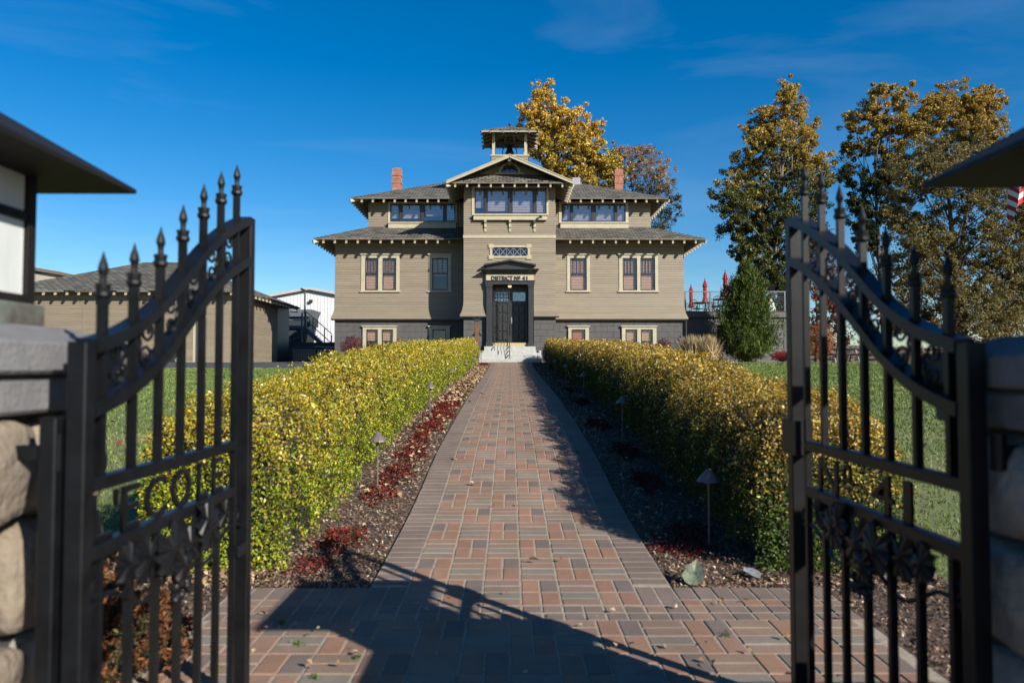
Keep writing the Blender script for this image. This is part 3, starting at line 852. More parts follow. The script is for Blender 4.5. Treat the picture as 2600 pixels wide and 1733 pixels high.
# --- entrance: pilasters, frieze with lettering, pediment, recess, doors
def ex(px): return PX(px, YT)
def ez(py): return PZ(py, YT)
ent = MB()
ent.box(ex(1232), ex(1357), YT-.20, YT+.05, ez(723), ez(714.6))
ent.box(ex(1230), ex(1359), YT-.24, YT+.05, ez(714.5), ez(713))
entry = ent.build('entrance_surround', M['charcoal'], school)
MB().box(ex(1234), ex(1355), YT-.18, YT+.05, ez(712.9), ez(697)).build('frieze_panel', M['cream'], entry)
ent = MB(); yy = YT
ent.add([(ex(1221.7),YT-.46,ez(687)),(ex(1368.4),YT-.46,ez(687)),(ex(1360),YT-.18,ez(696.5)),(ex(1229),YT-.18,ez(696.5)),
         (ex(1223),YT-.44,ez(685.3)),(ex(1367),YT-.44,ez(685.3)),(ex(1355),YT+.05,ez(682)),(ex(1234),YT+.05,ez(682)),
         (ex(1229),YT+.05,ez(696.5)),(ex(1360),YT+.05,ez(696.5))],
        [(0,1,2,3),(0,4,5,1),(4,7,6,5),(3,2,9,8),(0,3,8,7,4),(1,5,6,9,2)])
ent.build('cornice', M['charcoal'], entry)
MB().prism([(ex(1234.5),ez(684)),(ex(1354),ez(684)),(ex(1354),ez(674)),(ex(1294.5),ez(664)),(ex(1234.5),ez(674))], 'y', YT-.16, YT+.05).build('pediment', M['charcoal'], entry)
for s in (-1, 1):
    xa, xb = ex(1294.5), ex(1294.5+s*66)
    MB().prism([(xa,ez(665)),(xb,ez(676.5)),(xb,ez(673)),(xa,ez(661))], 'y', YT-.34, YT+.05).build('pediment_roof', M['charcoal'], entry)
for l, r in ((1234,1250.5),(1341,1355)):
    mb = MB(); a, b = ex(l), ex(r)
    mb.box(a+.015, b-.015, YT-.17, YT+.05, 2.12, ez(723.05)); mb.box(a-.005, b+.005, YT-.19, YT+.04, 2.121, 2.30)
    mb.box(a-.015, b+.015, YT-.20, YT+.04, ez(729), ez(724)); mb.box(a, b, YT-.185, YT+.045, ez(734), ez(732.5))
    mb.build('pilaster', M['charcoal'], entry)
dz0 = PZ(870, YT)
ra, rb = ex(1250.5), ex(1341)
mb = MB()
mb.box(ra-.12, ra-.001, YT+.051, YT+.62, 2.1, ez(722)); mb.box(rb+.001, rb+.12, YT+.051, YT+.62, 2.1, ez(722))
mb.box(ra, rb, YT+.051, YT+.62, ez(722), ez(718)); mb.build('recess', M['charcoal'], entry)
YD = YT+.56
dzt = ez(733)
dmid = (ra+rb)/2
MB().box(ra, rb, YD+.03, YD+.06, dzt, ez(722)).build('transom_panel', M['charcoal'], entry)
for k, (a, b) in enumerate(((ra+.01, dmid-.004), (dmid+.004, rb-.01))):
    H = dzt-dz0; mb = MB()
    mb.box(a, b, YD+.02, YD+.05, dz0+.01, dzt)
    g0, g1 = dzt-.09-.38, dzt-.09
    mb.box(a, a+.1, YD-.012, YD+.0199, dz0+.01, dzt); mb.box(b-.1, b, YD-.012, YD+.0199, dz0+.01, dzt)
    mb.box(a+.1, b-.1, YD-.012, YD+.0199, g1, dzt); mb.box(a+.1, b-.1, YD-.012, YD+.0199, g0-.08, g0)
    d = mb.build('door', M['charcoal'], entry)
    MB().box(a+.1, b-.1, YD+.005, YD+.011, g0, g1).build('pane', M['glass_dark'], d)
    cm = MB(); aa, bb = a+.1, b-.1
    for q in range(2):
        u0, u1 = aa+(bb-aa)*q/2, aa+(bb-aa)*(q+1)/2
        cm.bar((u0,YD-.002,g0),(u1,YD-.002,g1),.012,.012,up=(0,1,0)); cm.bar((u0,YD-.004,g1),(u1,YD-.004,g0),.012,.012,up=(0,1,0))
    cm.build('lead_came', M['pole'], d)
    ph = (g0-.08-dz0-.16)/4
    for r in range(4):
        for q in range(2):
            u0 = aa+.03+(bb-aa-.02)*q/2; u1 = u0+(bb-aa)/2-.05; v0 = dz0+.14+r*ph
            pm = MB(); pm.box(u0, u1, YD-.004, YD+.0199, v0, v0+ph-.07)
            pm.add([(u0+.02,YD-.018,v0+.02),(u1-.02,YD-.018,v0+.02),(u1-.02,YD-.018,v0+ph-.09),(u0+.02,YD-.018,v0+ph-.09),
                    (u0,YD-.0041,v0),(u1,YD-.0041,v0),(u1,YD-.0041,v0+ph-.07),(u0,YD-.0041,v0+ph-.07)],
                   [(0,1,2,3),(0,4,5,1),(1,5,6,2),(2,6,7,3),(3,7,4,0)])
            pm.build('panel', M['charcoal'], d)
    hx = b-.05 if k == 0 else a+.05
    if k == 1:
        hm = MB(); hm.cyl((hx,YD-.02,dz0+.95),(hx,YD-.07,dz0+.95),.022,.028,8); hm.box(hx-.02,hx+.02,YD-.024,YD-.0125,dz0+.86,dz0+1.12); hm.build('handle', M['pole'], d)
# porch lamp
m, nt, b = _pr('lit_globe'); b.inputs['Base Color'].default_value = (0.6,0.5,0.35,1); b.inputs['Emission Color'].default_value = (1,0.62,0.35,1); b.inputs['Emission Strength'].default_value = 0.8
M['globe'] = m
p = P(1294.4, 726, YT+.2)
pl = thing('porch_lamp', 'small lit globe lamp under the entrance lintel', 'lamp', (p.x, p.y, p.z))
MB().lathe((p.x,p.y,p.z-.07), [(.01,0),(.05,.012),(.075,.045),(.08,.08)], 14).build('globe', M['globe'], pl, smooth=True)
MB().lathe((p.x,p.y,p.z+.0105), [(.085,0),(.085,.03)], 14).build('fitting', M['charcoal'], pl)

# --- lettering
def text_mesh(body, size, extrude, bold=0.0, align='CENTER'):
    cu = bpy.data.curves.new('lettering', 'FONT'); cu.body = body; cu.size = size; cu.extrude = extrude; cu.offset = bold
    cu.align_x = align; cu.resolution_u = 3
    ob = bpy.data.objects.new('lettering', cu); COL.objects.link(ob)
    bpy.context.view_layer.update()
    me = bpy.data.meshes.new_from_object(ob.evaluated_get(bpy.context.evaluated_depsgraph_get()))
    bpy.data.objects.remove(ob); bpy.data.curves.remove(cu)
    return me
def place_text(body, x0, x1, z0, z1, y, depth, material, parent, bold):
    me = text_mesh(body, 1.0, depth, bold, 'LEFT')
    co = np.empty(len(me.vertices)*3); me.vertices.foreach_get('co', co); co = co.reshape(-1,3)
    mn, mx = co.min(0), co.max(0)
    nx = x0+(co[:,0]-mn[0])/(mx[0]-mn[0])*(x1-x0); nzv = z0+(co[:,1]-mn[1])/(mx[1]-mn[1])*(z1-z0)
    me.vertices.foreach_set('co', np.stack([nx, y-co[:,2], nzv],1).ravel()); me.update()
    me.materials.append(material)
    return link('lettering', me, parent)
M['letter'] = mat('letter_paint', (0.035,0.034,0.034), 0.5, 0.1)
YL = YT-.20
lz0, lz1 = PZ(710.6, YL), PZ(700.2, YL)
for body, l, r, dz in (('DISTRICT', 1248, 1302.5, 0), ('N', 1306.5, 1315.5, 0), ('41', 1326, 1339.7, 0)):
    place_text(body, PX(l,YL), PX(r,YL), lz0, lz1, YL, .018, M['letter'], entry, .008)
place_text('o', PX(1316.8,YL), PX(1321.5,YL), lz0+(lz1-lz0)*.42, lz1, YL, .018, M['letter'], entry, .01)
MB().box(PX(1316.8,YL), PX(1321.5,YL), YL-.018, YL+.018, lz0+(lz1-lz0)*.22, lz0+(lz1-lz0)*.32).build('lettering', M['letter'], entry)

# --- chimneys
for l, r, t in ((993.5,1015.4,427),(1563.5,1584.5,429)):
    YC = 40.0; a, b = PX(l,YC), PX(r,YC); zt = PZ(t,YC); h = b-a
    ch = MB().box(a, b, YC, YC+h, 9.3, zt).build('chimney', M['brick'], upper)
    for py in (443.5, 462.5):
        zz = PZ(py, YC); MB().box(a-.03, b+.03, YC-.03, YC+h+.03, zz-.06, zz+.06).build('corbel_band', M['brick'], ch)
    MB().box(a+.08, b-.08, YC+.08, YC+h-.08, zt, zt+.03).build('flue', M['concrete'], ch)
mb = MB(); p = P(1463, 458, 37); mb.box(p.x-.2, p.x+.2, 36.9, 37.4, p.z-.5, p.z+.12); mb.build('roof_vent', M['pole'], upper)

# --- bell cupola
YB, HB = 34.5, 1.25
ze = 12.02
bel = MB().box(-.83, .83, YB-.83, YB+.83, 9.45, 10.93).build('cupola_base', M['siding'], school)
zz = 10.0
while zz < 10.9:
    MB().box(-.842, .842, YB-.842, YB+.842, zz+.004, zz+.145).build('shingle_course', M['siding'], bel); zz += .155
MB().box(-.88, .88, YB-.88, YB+.88, 10.931, 10.99).build('ledge', M['cream'], bel)
MB().box(-.42, .42, YB-.5, YB+.5, 10.991, 11.10).build('bell_sill', M['cream'], bel)
for sx in (-.74, .74):
    for sy in (-.74, .74):
        MB().box(sx-.065, sx+.065, YB+sy-.065, YB+sy+.065, 10.991, 12.05).build('post', M['cream'], bel)
for s in (-1, 1):
    MB().box(-.9, .9, YB+s*.74-.04, YB+s*.74+.04, 11.93, 12.06).build('beam', M['soffit'], bel)
    MB().box(s*.74-.04, s*.74+.04, YB-.699, YB+.699, 11.932, 12.058).build('beam', M['soffit'], bel)
mb = MB(); ap = (0, YB, ze+.58)
E = [(-HB,YB-HB,ze),(HB,YB-HB,ze),(HB,YB+HB,ze),(-HB,YB+HB,ze)]
for k in range(4): mb.slab([E[k], E[(k+1)%4], ap], .05)
cr = mb.build('cupola_roof', M['shingle'], bel)
# (rafters sit under the cupola roof)
for s in (-1, 1):
    MB().box(-HB, HB, YB+s*HB-.012, YB+s*HB+.012, ze-.10, ze-.052).build('fascia', M['cream'], bel)
    for k in (-.9,-.3, .3,.9):
        MB().bar((k, YB+s*(HB+.04), ze-.115), (k*.6, YB+s*.25, ze+.26), .055, .08).build('rafter', M['siding'], bel)
        MB().bar((s*(HB+.08), YB+k, ze-.115), (s*.25, YB+k*.6, ze+.26), .055, .08).build('rafter', M['siding'], bel)
    for s2 in (-1, 1):
        MB().bar((s*(HB+.06), YB+s2*(HB+.06), ze-.1), (s*.2, YB+s2*.2, ze+.30), .07, .08).build('rafter', M['siding'], bel)
MB().lathe((0,YB,ze+.56), [(.02,0),(.02,.03),(.045,.05),(.06,.09),(.045,.135),(.01,.15)], 12).build('finial', M['bell'], bel, smooth=True)
be = thing('bell', 'dark cast bell on a yoke under the cupola roof', 'bell', (0, YB, 11.10))
MB().lathe((0,YB,11.30), [(.225,0),(.215,.02),(.165,.10),(.13,.22),(.11,.33),(.07,.38),(.02,.39)], 20).build('bell_body', M['bell'], be, smooth=True)
mb = MB(); mb.cyl((-.30,YB,11.72),(.30,YB,11.72),.03,.03,8); mb.cyl((0,YB,11.66),(0,YB,11.76),.03,.03,8); mb.build('yoke', M['bell'], be)
for s in (-1, 1):
    mb = MB()
    mb.tube([(s*.30,YB,11.73),(s*.36,YB,11.74),(s*.38,YB,11.68),(s*.32,YB,11.62),(s*.30,YB,11.55),(s*.33,YB,11.40),(s*.33,YB,11.10)], .022, 6)
    mb.build('stand', M['bell'], be)

# --- front steps
steps = thing('front_steps', 'pale concrete front steps rising to the doorway', 'steps', (0.03, 30.4, 1.44))
zt = [PZ(910,30.1), PZ(900,30.4), PZ(890,30.7), PZ(879,31.0)]
xsl, xsr = PX(1215,30.3), PX(1375,30.3)
for k in range(3):
    MB().cbox(xsl, xsr, 30.1+.3*k, 30.4+.3*k-.001 if k < 2 else 31.0-.001, 1.3, zt[k], .012).build('step', M['concrete'], steps)
MB().cbox(PX(1229,31), PX(1359.5,31), 31.0, YT+.049, 1.3, zt[3], .012).build('step', M['concrete'], steps)
MB().cbox(ra+.003, rb-.003, YT-.05, YT+.55, zt[3]+.001, dz0, .008).build('threshold', M['yellow_step'], steps)
hr_ = thing('handrail', 'thin black iron handrail down the middle of the steps', 'handrail', (0.0, 30.5, zt[0]))
hx = PX(1294, 30.5)
mb = MB(); mb.cyl((hx,30.22,zt[0]),(hx,30.22,zt[0]+.95),.018,.018,8); mb.lathe((hx,30.22,zt[0]+.0005), [(.05,0),(.05,.012)], 10); mb.build('post', M['iron2'], hr_)
MB().cyl((hx,31.15,zt[3]),(hx,31.15,zt[3]+.95),.018,.018,8).build('post', M['iron2'], hr_)
for dz in (.95, .12): MB().bar((hx,30.22,zt[0]+dz),(hx,31.15,zt[3]+dz),.03,.03).build('rail', M['iron2'], hr_)
for k in range(1, 7):
    y = 30.22+.93*k/7; z = zt[0]+(zt[3]-zt[0])*k/7
    MB().cyl((hx,y,z+.12),(hx,y,z+.95),.008,.008,6).build('baluster', M['iron2'], hr_)
ig = thing('iron_door_gate', 'black barred iron gate standing before the panelled door', 'gate', (ex(1270), YT-.02, zt[3]))
ya = YT+.02; ga, gb = ex(1254), ex(1293.5); gz0, gz1 = dz0+.03, PZ(738.5, YT)
for x in (ga, gb): MB().box(x-.018, x+.018, ya-.018, ya+.018, gz0, gz1).build('stile', M['iron2'], ig)
for z in (gz0+.02, PZ(817,YT), PZ(806,YT), PZ(749.5,YT), gz1-.02): MB().box(ga+.0185, gb-.0185, ya-.014, ya+.014, z-.014, z+.014).build('rail', M['iron2'], ig)
for k in range(1, 5):
    x = ga+(gb-ga)*k/5
    mb = MB(); mb.cyl((x,ya-.026,gz0+.02),(x,ya-.026,gz1+.02),.010,.010,6); mb.lathe((x,ya-.026,gz1+.02), [(.010,0),(.022,.03),(.003,.10)], 6); mb.build('bar', M['iron2'], ig)

# ================================================================== GATES, PILLARS
from mathutils import noise as mnoise
def smooth_profile(ys, zs):
    ys, zs = np.array(ys), np.array(zs)
    def f(y):                                # cubic through the points (Catmull-Rom)
        i = int(np.clip(np.searchsorted(ys, y)-1, 0, len(ys)-2))
        h = ys[i+1]-ys[i]; t = (y-ys[i])/h
        m0 = (zs[i+1]-zs[max(i-1,0)])/(ys[i+1]-ys[max(i-1,0)])*h
        m1 = (zs[min(i+2,len(zs)-1)]-zs[i])/(ys[min(i+2,len(ys)-1)]-ys[i])*h
        return float((2*t**3-3*t*t+1)*zs[i]+(t**3-2*t*t+t)*m0+(-2*t**3+3*t*t)*zs[i+1]+(t**3-t*t)*m1)
    return f
PK = [1.70, 1.84, 1.977, 2.11, 2.25, 2.384, 2.52]
arch = smooth_profile([1.55,1.70,1.84,1.977,2.11,2.25,2.384,2.52,2.66], [1.235,1.262,1.305,1.372,1.462,1.557,1.632,1.692,1.738])
def spiral(cx, cz, r0, r1, a0, turns, n=16):
    return [(cx+(r0+(r1-r0)*k/n)*math.cos(a0+turns*2*math.pi*k/n), cz+(r0+(r1-r0)*k/n)*math.sin(a0+turns*2*math.pi*k/n)) for k in range(n+1)]

def make_gate(X, side, label, words):
    """gate leaf standing parallel to the path at X. side=+1 faces +X (path on its right)"""
    gt = thing('garden_gate', label, 'gate', (X, 1.6, 0))
    def B(y0, y1, z0, z1, t=.05, name='rail'):
        return MB().cbox(X-t/2, X+t/2, y0, y1, z0, z1, .003).build(name, M['iron'], gt)
    B(1.60, 1.643, .06, arch(1.62)+.012, .042, 'hinge_stile')
    B(2.60, 2.645, .06, arch(2.62)+.01, .045, 'meeting_stile')
    # curved rails as joined short bars
    for off, nm in ((0.0,'top_rail'), (-.142,'arch_rail')):
        ysq = np.linspace(1.6435, 2.5995, 22); mb = MB(); vs = []; fs = []
        for yq in ysq:
            z = arch(yq)+off
            vs += [(X-.024,yq,z-.016),(X+.024,yq,z-.016),(X+.024,yq,z+.016),(X-.024,yq,z+.016)]
        for i in range(len(ysq)-1):
            fs += [(i*4+k, i*4+(k+1)%4, i*4+4+(k+1)%4, i*4+4+k) for k in range(4)]
        fs += [(3,2,1,0), tuple(len(vs)-4+k for k in range(4))]
        mb.add(vs, fs); mb.build(nm, M['iron'], gt)
    B(1.6435, 2.51, .925, .957, .034, 'middle_rail'); B(1.6435, 2.51, .772, .806, .034, 'lower_rail')
    B(1.6435, 2.5995, .075, .11, .04, 'bottom_rail')
    for y in PK:
        zt = arch(y); h = .0095
        mb = MB().box(X-h, X+h, y-h, y+h, .9575 if y < 2.5 else .1105, zt+.115)
        p = mb.build('picket', M['iron'], gt)
        c = MB(); c.lathe((X,y,zt+.1), [(.015,0),(.019,.005),(.019,.012),(.015,.017),(.017,.026),(.018,.032)], 10)
        c.build('collar', M['iron'], p)
        sp = MB(); sp.lathe((X,y,zt+.1325), [(.008,0),(.0075,.012),(.0085,.02),(.0125,.032),(.010,.045),(.005,.06),(.001,.075)], 8)
        for s in (-1, 1):
            sp.add([(X,y+s*.006,zt+.147),(X-.004,y+s*.012,zt+.156),(X+.004,y+s*.012,zt+.156),(X,y+s*.021,zt+.172),(X,y+s*.010,zt+.160)],
                   [(0,1,3),(0,3,2),(1,4,3),(2,3,4),(0,2,4),(0,4,1)])
        sp.build('spear', M['iron'], p)
        if y < 2.5:
            MB().box(X-h, X+h, y-h, y+h, .1105, .7715).build('lower_picket', M['iron'], gt)
    # scroll pairs in the arched band
    yy = [1.643]+PK+[2.60]
    for i in range(len(yy)-1):
        yc = (yy[i]+yy[i+1])/2; zc_ = arch(yc)-.071; w = (yy[i+1]-yy[i])/2-.012
        if w < .03: continue
        r = min(w*.62, .034); sg = 1 if i % 2 else -1
        for k in (1, -1):
            pts = spiral(0, 0, r*1.0, r*.25, math.pi*(.5 if k > 0 else 1.5), 1.35*sg)
            mb = MB(); mb.tube([(X, yc+a*1.0, zc_+k*.030+b*.85) for a, b in pts], .0045, 5)
            mb.tube([(X, yc+r*sg*.9, zc_), (X, yc+r*sg*1.1, zc_+k*.015), (X, yc+r*sg*.9, zc_+k*.028)], .0045, 5)
            mb.build('scroll', M['iron'], gt)
    # word between the two rails, letter by letter, read from the path
    for ch, a, b, z0, z1 in words:
        me = text_mesh(ch, 1.0, .004, .004, 'LEFT')
        co = np.empty(len(me.vertices)*3); me.vertices.foreach_get('co', co); co = co.reshape(-1,3)
        mn, mx = co.min(0), co.max(0)
        t = (co[:,0]-mn[0])/max(mx[0]-mn[0],1e-6); u = (co[:,1]-mn[1])/max(mx[1]-mn[1],1e-6)
        yv = a+t*(b-a)
        me.vertices.foreach_set('co', np.stack([X+side*co[:,2], yv, z0+u*(z1-z0)],1).ravel()); me.update()
        me.materials.append(M['iron']); link('letter', me, gt)
    # wrought vine: leaves and grapes under the lower rail
    rnd = random.Random(7 if side > 0 else 8)
    def leaf(yc, zc_, r, rot, dx):
        mb = MB(); n = 30; vs = [(X+side*(dx+.012), yc, zc_)]; ring_ = []
        for k in range(n):
            a = 2*math.pi*k/n; rr = r*(0.84+.16*abs(math.cos(2.5*a)))*(1+.05*math.cos(15*a))
            if abs((a-math.pi) ) < .25: rr *= .55
            vs.append((X+side*(dx+(.006 if k % 3 else -.004)), yc+rr*math.cos(a+rot), zc_+rr*math.sin(a+rot)))
        m0 = len(vs); vs += [(v[0]-side*.006, v[1], v[2]) for v in vs]
        fs = [(0,1+k,1+(k+1)%n) for k in range(n)] + [(m0,m0+1+(k+1)%n,m0+1+k) for k in range(n)] + [(1+k,m0+1+k,m0+1+(k+1)%n,1+(k+1)%n) for k in range(n)]
        mb.add(vs, fs); lf = mb.build('vine_leaf', M['iron'], gt)
        vb = MB()
        for q in range(5):
            a = rot+math.pi*.0+(q-2)*.62
            vb.cyl((X+side*(dx+.014),yc,zc_),(X+side*(dx+.008),yc+r*.8*math.cos(a),zc_+r*.8*math.sin(a)),.0022,.001,4)
        vb.build('vein', M['iron'], lf)
    leaf(1.90, .725, .070, -2.0, .012); leaf(2.01, .715, .075, -1.2, .024); leaf(2.13, .705, .088, -1.6, .016); leaf(2.21, .755, .05, -.4, .03); leaf(2.06, .66, .05, -1.9, .034)
    leaf(2.27, .72, .072, -1.0, .022); leaf(2.40, .735, .05, -.6, .012); leaf(1.79, .735, .05, -2.4, .02)
    for k in range(16):
        yq = 2.09+rnd.uniform(-.05,.05); zq = .605+rnd.uniform(-.04,.035)
        MB().lathe((X+side*(.02+rnd.uniform(0,.012)), yq, zq), [(.001,-.013),(.009,-.009),(.013,0),(.009,.009),(.001,.013)], 8).build('grape', M['iron'], gt, smooth=True)
    for s, y0, y1 in ((1,1.645,2.06),(-1,2.595,2.16)):
        pts = [(X, y0+(y1-y0)*t, .655+.03*math.sin(t*7)-.03*t) for t in np.linspace(0,1,14)]
        MB().tube(pts, .006, 6).build('vine_stem', M['iron'], gt)
        pts = [(X, y0+s*.045+a, .70+b) for a, b in spiral(0,0,.03,.008,math.pi*1.5,1.4*s)]
        MB().tube(pts, .005, 6).build('tendril', M['iron'], gt)
    # hinge barrels and latch
    for z in (.30, 1.02):
        MB().cyl((X-side*.045,1.605,z-.04),(X-side*.045,1.605,z+.04),.016,.016,10).build('hinge', M['iron'], gt)
        MB().bar((X-side*.045,1.605,z),(X-side*.13,1.60,z),.016,.03).build('hinge_arm', M['iron'], gt)
    if side < 0:
        B(2.55, 2.68, .90, 1.02, .06, 'latch_box')
    else:
        MB().cbox(X-.02, X+.02, 2.5296, 2.5995, .56, .60, .003).build('latch', M['iron'], gt)
    return gt
left_words = [('L',1.665,1.755,.8065,.915),("'",1.765,1.782,.875,.915),('E',1.80,1.885,.8065,.915),('C',1.915,2.03,.8065,.915),('O',2.065,2.185,.8065,.915),('L',2.235,2.305,.8065,.915),('E',2.345,2.425,.8065,.915)]
def flip(ws):                                # text on the other leaf runs from the meeting stile back to the hinge
    return [(c, b, a, z0, z1) for c, a, b, z0, z1 in ws]
right_words = flip([('N',2.29,2.43,.8065,.915),('o',2.20,2.255,.855,.915),('_',2.20,2.255,.838,.846),('4',1.96,2.08,.8065,.915),('1',1.87,1.91,.8065,.915)])
XGL, XGR = -.935, 1.012
make_gate(XGL, 1, 'open black iron gate leaf with spear pickets and letters, sunlit', left_words)
make_gate(XGR, -1, 'open black iron gate leaf with spear pickets and numerals, in shadow', right_words)

# ---------------------------------------------------------------- stone pillars with lanterns
def stone(cx, cy, cz, sx, sy, sz, parent, rnd, material):
    bm = bmesh.new(); bmesh.ops.create_cube(bm, size=2.0); bmesh.ops.subdivide_edges(bm, edges=bm.edges[:], cuts=7, use_grid_fill=True)
    ph = [rnd.uniform(0,6.28) for _ in range(6)]
    for v in bm.verts:
        c = v.co.copy(); s_ = c.normalized(); c = s_*1.12*.62 + c*.38*.92
        c *= 1+.05*math.sin(2.1*c.x+ph[0])*math.sin(1.7*c.y+ph[1])+.05*math.sin(2.7*c.z+ph[2]+c.x)+.02*math.sin(6*c.x+ph[3])*math.sin(5*c.z+ph[4])
        nn_ = mnoise.fractal(c*1.6+Vector((cx*7,cy*7,cz*9)), 1.0, 2.1, 5); c = c*(1+.075*nn_)
        v.co = Vector((cx+c.x*sx, cy+c.y*sy, cz+c.z*sz))
    me = bpy.data.meshes.new('stone'); bm.to_mesh(me); bm.free()
    for p in me.polygons: p.use_smooth = True
    me.materials.append(material); return link('stone', me, parent)

def stone_faces(root, cx, cy, h, z0, z1, seed, faces='WESN', rows=None, hx=None, hy=None):
    rnd = random.Random(seed); hx = hx or h; hy = hy or h
    rows = rows or [.19,.24,.17,.25,.20]
    z = z0; r = 0
    while z < z1-.05:
        rh = min(rows[r % len(rows)], z1-z)
        if z1-z-rh < .08: rh = z1-z
        for fc in faces:
            L = hx if fc in 'SN' else hy; u = -L
            while u < L-.03:
                w = rnd.uniform(.20,.34)
                if L-u-w < .12: w = L-u
                d = rnd.uniform(.050,.075); m_ = M['stone'] if rnd.random() < .6 else M['stone2']
                uc = u+w/2; a, bz = w/2*.985, rh/2*.985
                if fc == 'E': stone(cx+hx-.025, cy+uc, z+rh/2, d+.02, a, bz, root, rnd, m_)
                if fc == 'W': stone(cx-hx+.025, cy+uc, z+rh/2, d+.02, a, bz, root, rnd, m_)
                if fc == 'S': stone(cx+uc, cy-hy+.025, z+rh/2, a, d+.02, bz, root, rnd, m_)
                if fc == 'N': stone(cx+uc, cy+hy-.025, z+rh/2, a, d+.02, bz, root, rnd, m_)
                u += w
        z += rh; r += 1

def make_pillar(cx, cy, seed, label, llabel, dz=0.0):
    pl = thing('gate_pillar', label, 'pillar', (cx, cy, 0))
    MB().box(cx-.285, cx+.285, cy-.285, cy+.285, -.05, 1.095).build('pillar_core', M['pillar_mortar'], pl)
    stone_faces(pl, cx, cy, .295, 0.0, 1.09, seed)
    MB().cbox(cx-.36, cx+.36, cy-.36, cy+.36, 1.1, 1.18, .008).build('cap_course', M['capstone'], pl)
    t = .385; u = .255
    mb = MB().cbox(cx-t, cx+t, cy-t, cy+t, 1.188, 1.262, .008)
    mb.build('cap_course', M['capstone'], pl)
    mb = MB().add([(cx-t+.01,cy-t+.01,1.2625),(cx+t-.01,cy-t+.01,1.2625),(cx+t-.01,cy+t-.01,1.2625),(cx-t+.01,cy+t-.01,1.2625),
                   (cx-u,cy-u,1.305),(cx+u,cy-u,1.305),(cx+u,cy+u,1.305),(cx-u,cy+u,1.305)],
                  [(3,2,1,0),(4,5,6,7),(0,1,5,4),(1,2,6,5),(2,3,7,6),(3,0,4,7)])
    mb.build('cap_slope', M['capstone'], pl)
    MB().box(cx-.33, cx+.33, cy-.33, cy+.33, 1.0955, 1.0999).build('cap_bed', M['pillar_mortar'], pl)
    MB().box(cx-.35, cx+.35, cy-.35, cy+.35, 1.1805, 1.1875).build('cap_bed', M['pillar_mortar'], pl)
    side = 1 if cx < 0 else -1               # steel hinge post on the gate side
    xp = cx+side*(.435 if cx < 0 else .355)
    MB().cbox(xp-.018, xp+.018, cy-.115, cy-.075, 0.0, 1.0955, .003).build('hinge_post', M['iron'], pl)
    for z in (.30, 1.02): MB().bar((xp-side*.16, cy-.095, z), (xp-side*.018, cy-.095, z), .02, .03).build('post_bracket', M['iron'], pl)
    ln = thing('pillar_lantern', llabel, 'lantern', (cx, cy, 1.306))
    MB().cbox(cx-.218, cx+.218, cy-.218, cy+.218, 1.306, 1.362, .004).build('lantern_base', M['patina'], ln)
    b = .20; z0, z1 = 1.3625, 1.70
    for sx in (-1, 1):
        for sy in (-1, 1):
            x, y = cx+sx*(b-.014), cy+sy*(b-.014)
            MB().box(x-.014, x+.014, y-.014, y+.014, z0, z1).build('corner_post', M['copper'], ln)
    for z in (z0+.012, 1.585):
        for s in (-1, 1):
            MB().box(cx-b+.0285, cx+b-.0285, cy+s*(b-.012)-.011, cy+s*(b-.012)+.011, z-.011, z+.011).build('glazing_bar', M['copper'], ln)
            MB().box(cx+s*(b-.012)-.011, cx+s*(b-.012)+.011, cy-b+.0285, cy+b-.0285, z-.011, z+.011).build('glazing_bar', M['copper'], ln)
    for s in (-1, 1):
        for a, c in ((z0+.024, 1.5735), (1.5965, z1-.002)):
            MB().box(cx-b+.029, cx+b-.029, cy+s*(b-.016)-.003, cy+s*(b-.016)+.003, a, c).build('pane', M['milk_glass'], ln)
            MB().box(cx+s*(b-.016)-.003, cx+s*(b-.016)+.003, cy-b+.029, cy+b-.029, a, c).build('pane', M['milk_glass'], ln)
    e = .37; ze_ = 1.69
    mb = MB().add([(cx-e,cy-e,ze_),(cx+e,cy-e,ze_),(cx+e,cy+e,ze_),(cx-e,cy+e,ze_),(cx-e,cy-e,ze_+.012),(cx+e,cy-e,ze_+.012),(cx+e,cy+e,ze_+.012),(cx-e,cy+e,ze_+.012),(cx,cy,ze_+.24)],
                  [(3,2,1,0),(0,1,5,4),(1,2,6,5),(2,3,7,6),(3,0,4,7),(4,5,8),(5,6,8),(6,7,8),(7,4,8)])
    mb.build('lantern_roof', M['copper'], ln)
    MB().lathe((cx,cy,ze_+.235), [(.03,0),(.035,.02),(.02,.04),(.03,.06),(.004,.08)], 10).build('finial', M['copper'], ln)
    for q_ in (pl, ln): q_.location.z += dz
    return pl
make_pillar(-1.42, 1.70, 3, 'sunlit rounded-stone gate pillar with tiered grey cap', 'wide-roofed bronze lantern with white panes on the sunlit pillar')
make_pillar(1.425, 1.50, 11, 'dark shaded stone gate pillar beside the numbered gate', 'wide-roofed bronze lantern on the dark shaded pillar', dz=-.03)
sw = thing('stone_wall', 'low stone wall running from the shaded gate pillar', 'wall', (3.6, 1.50, 0))
MB().box(1.78, 5.4, 1.36, 1.64, -.05, .76).build('wall_core', M['pillar_mortar'], sw)
stone_faces(sw, 3.60, 1.50, .15, 0.0, .75, 21, 'SN', hx=1.75, hy=.15)
MB().cbox(1.825, 5.45, 1.29, 1.71, .761, .84, .008).build('coping', M['capstone'], sw)

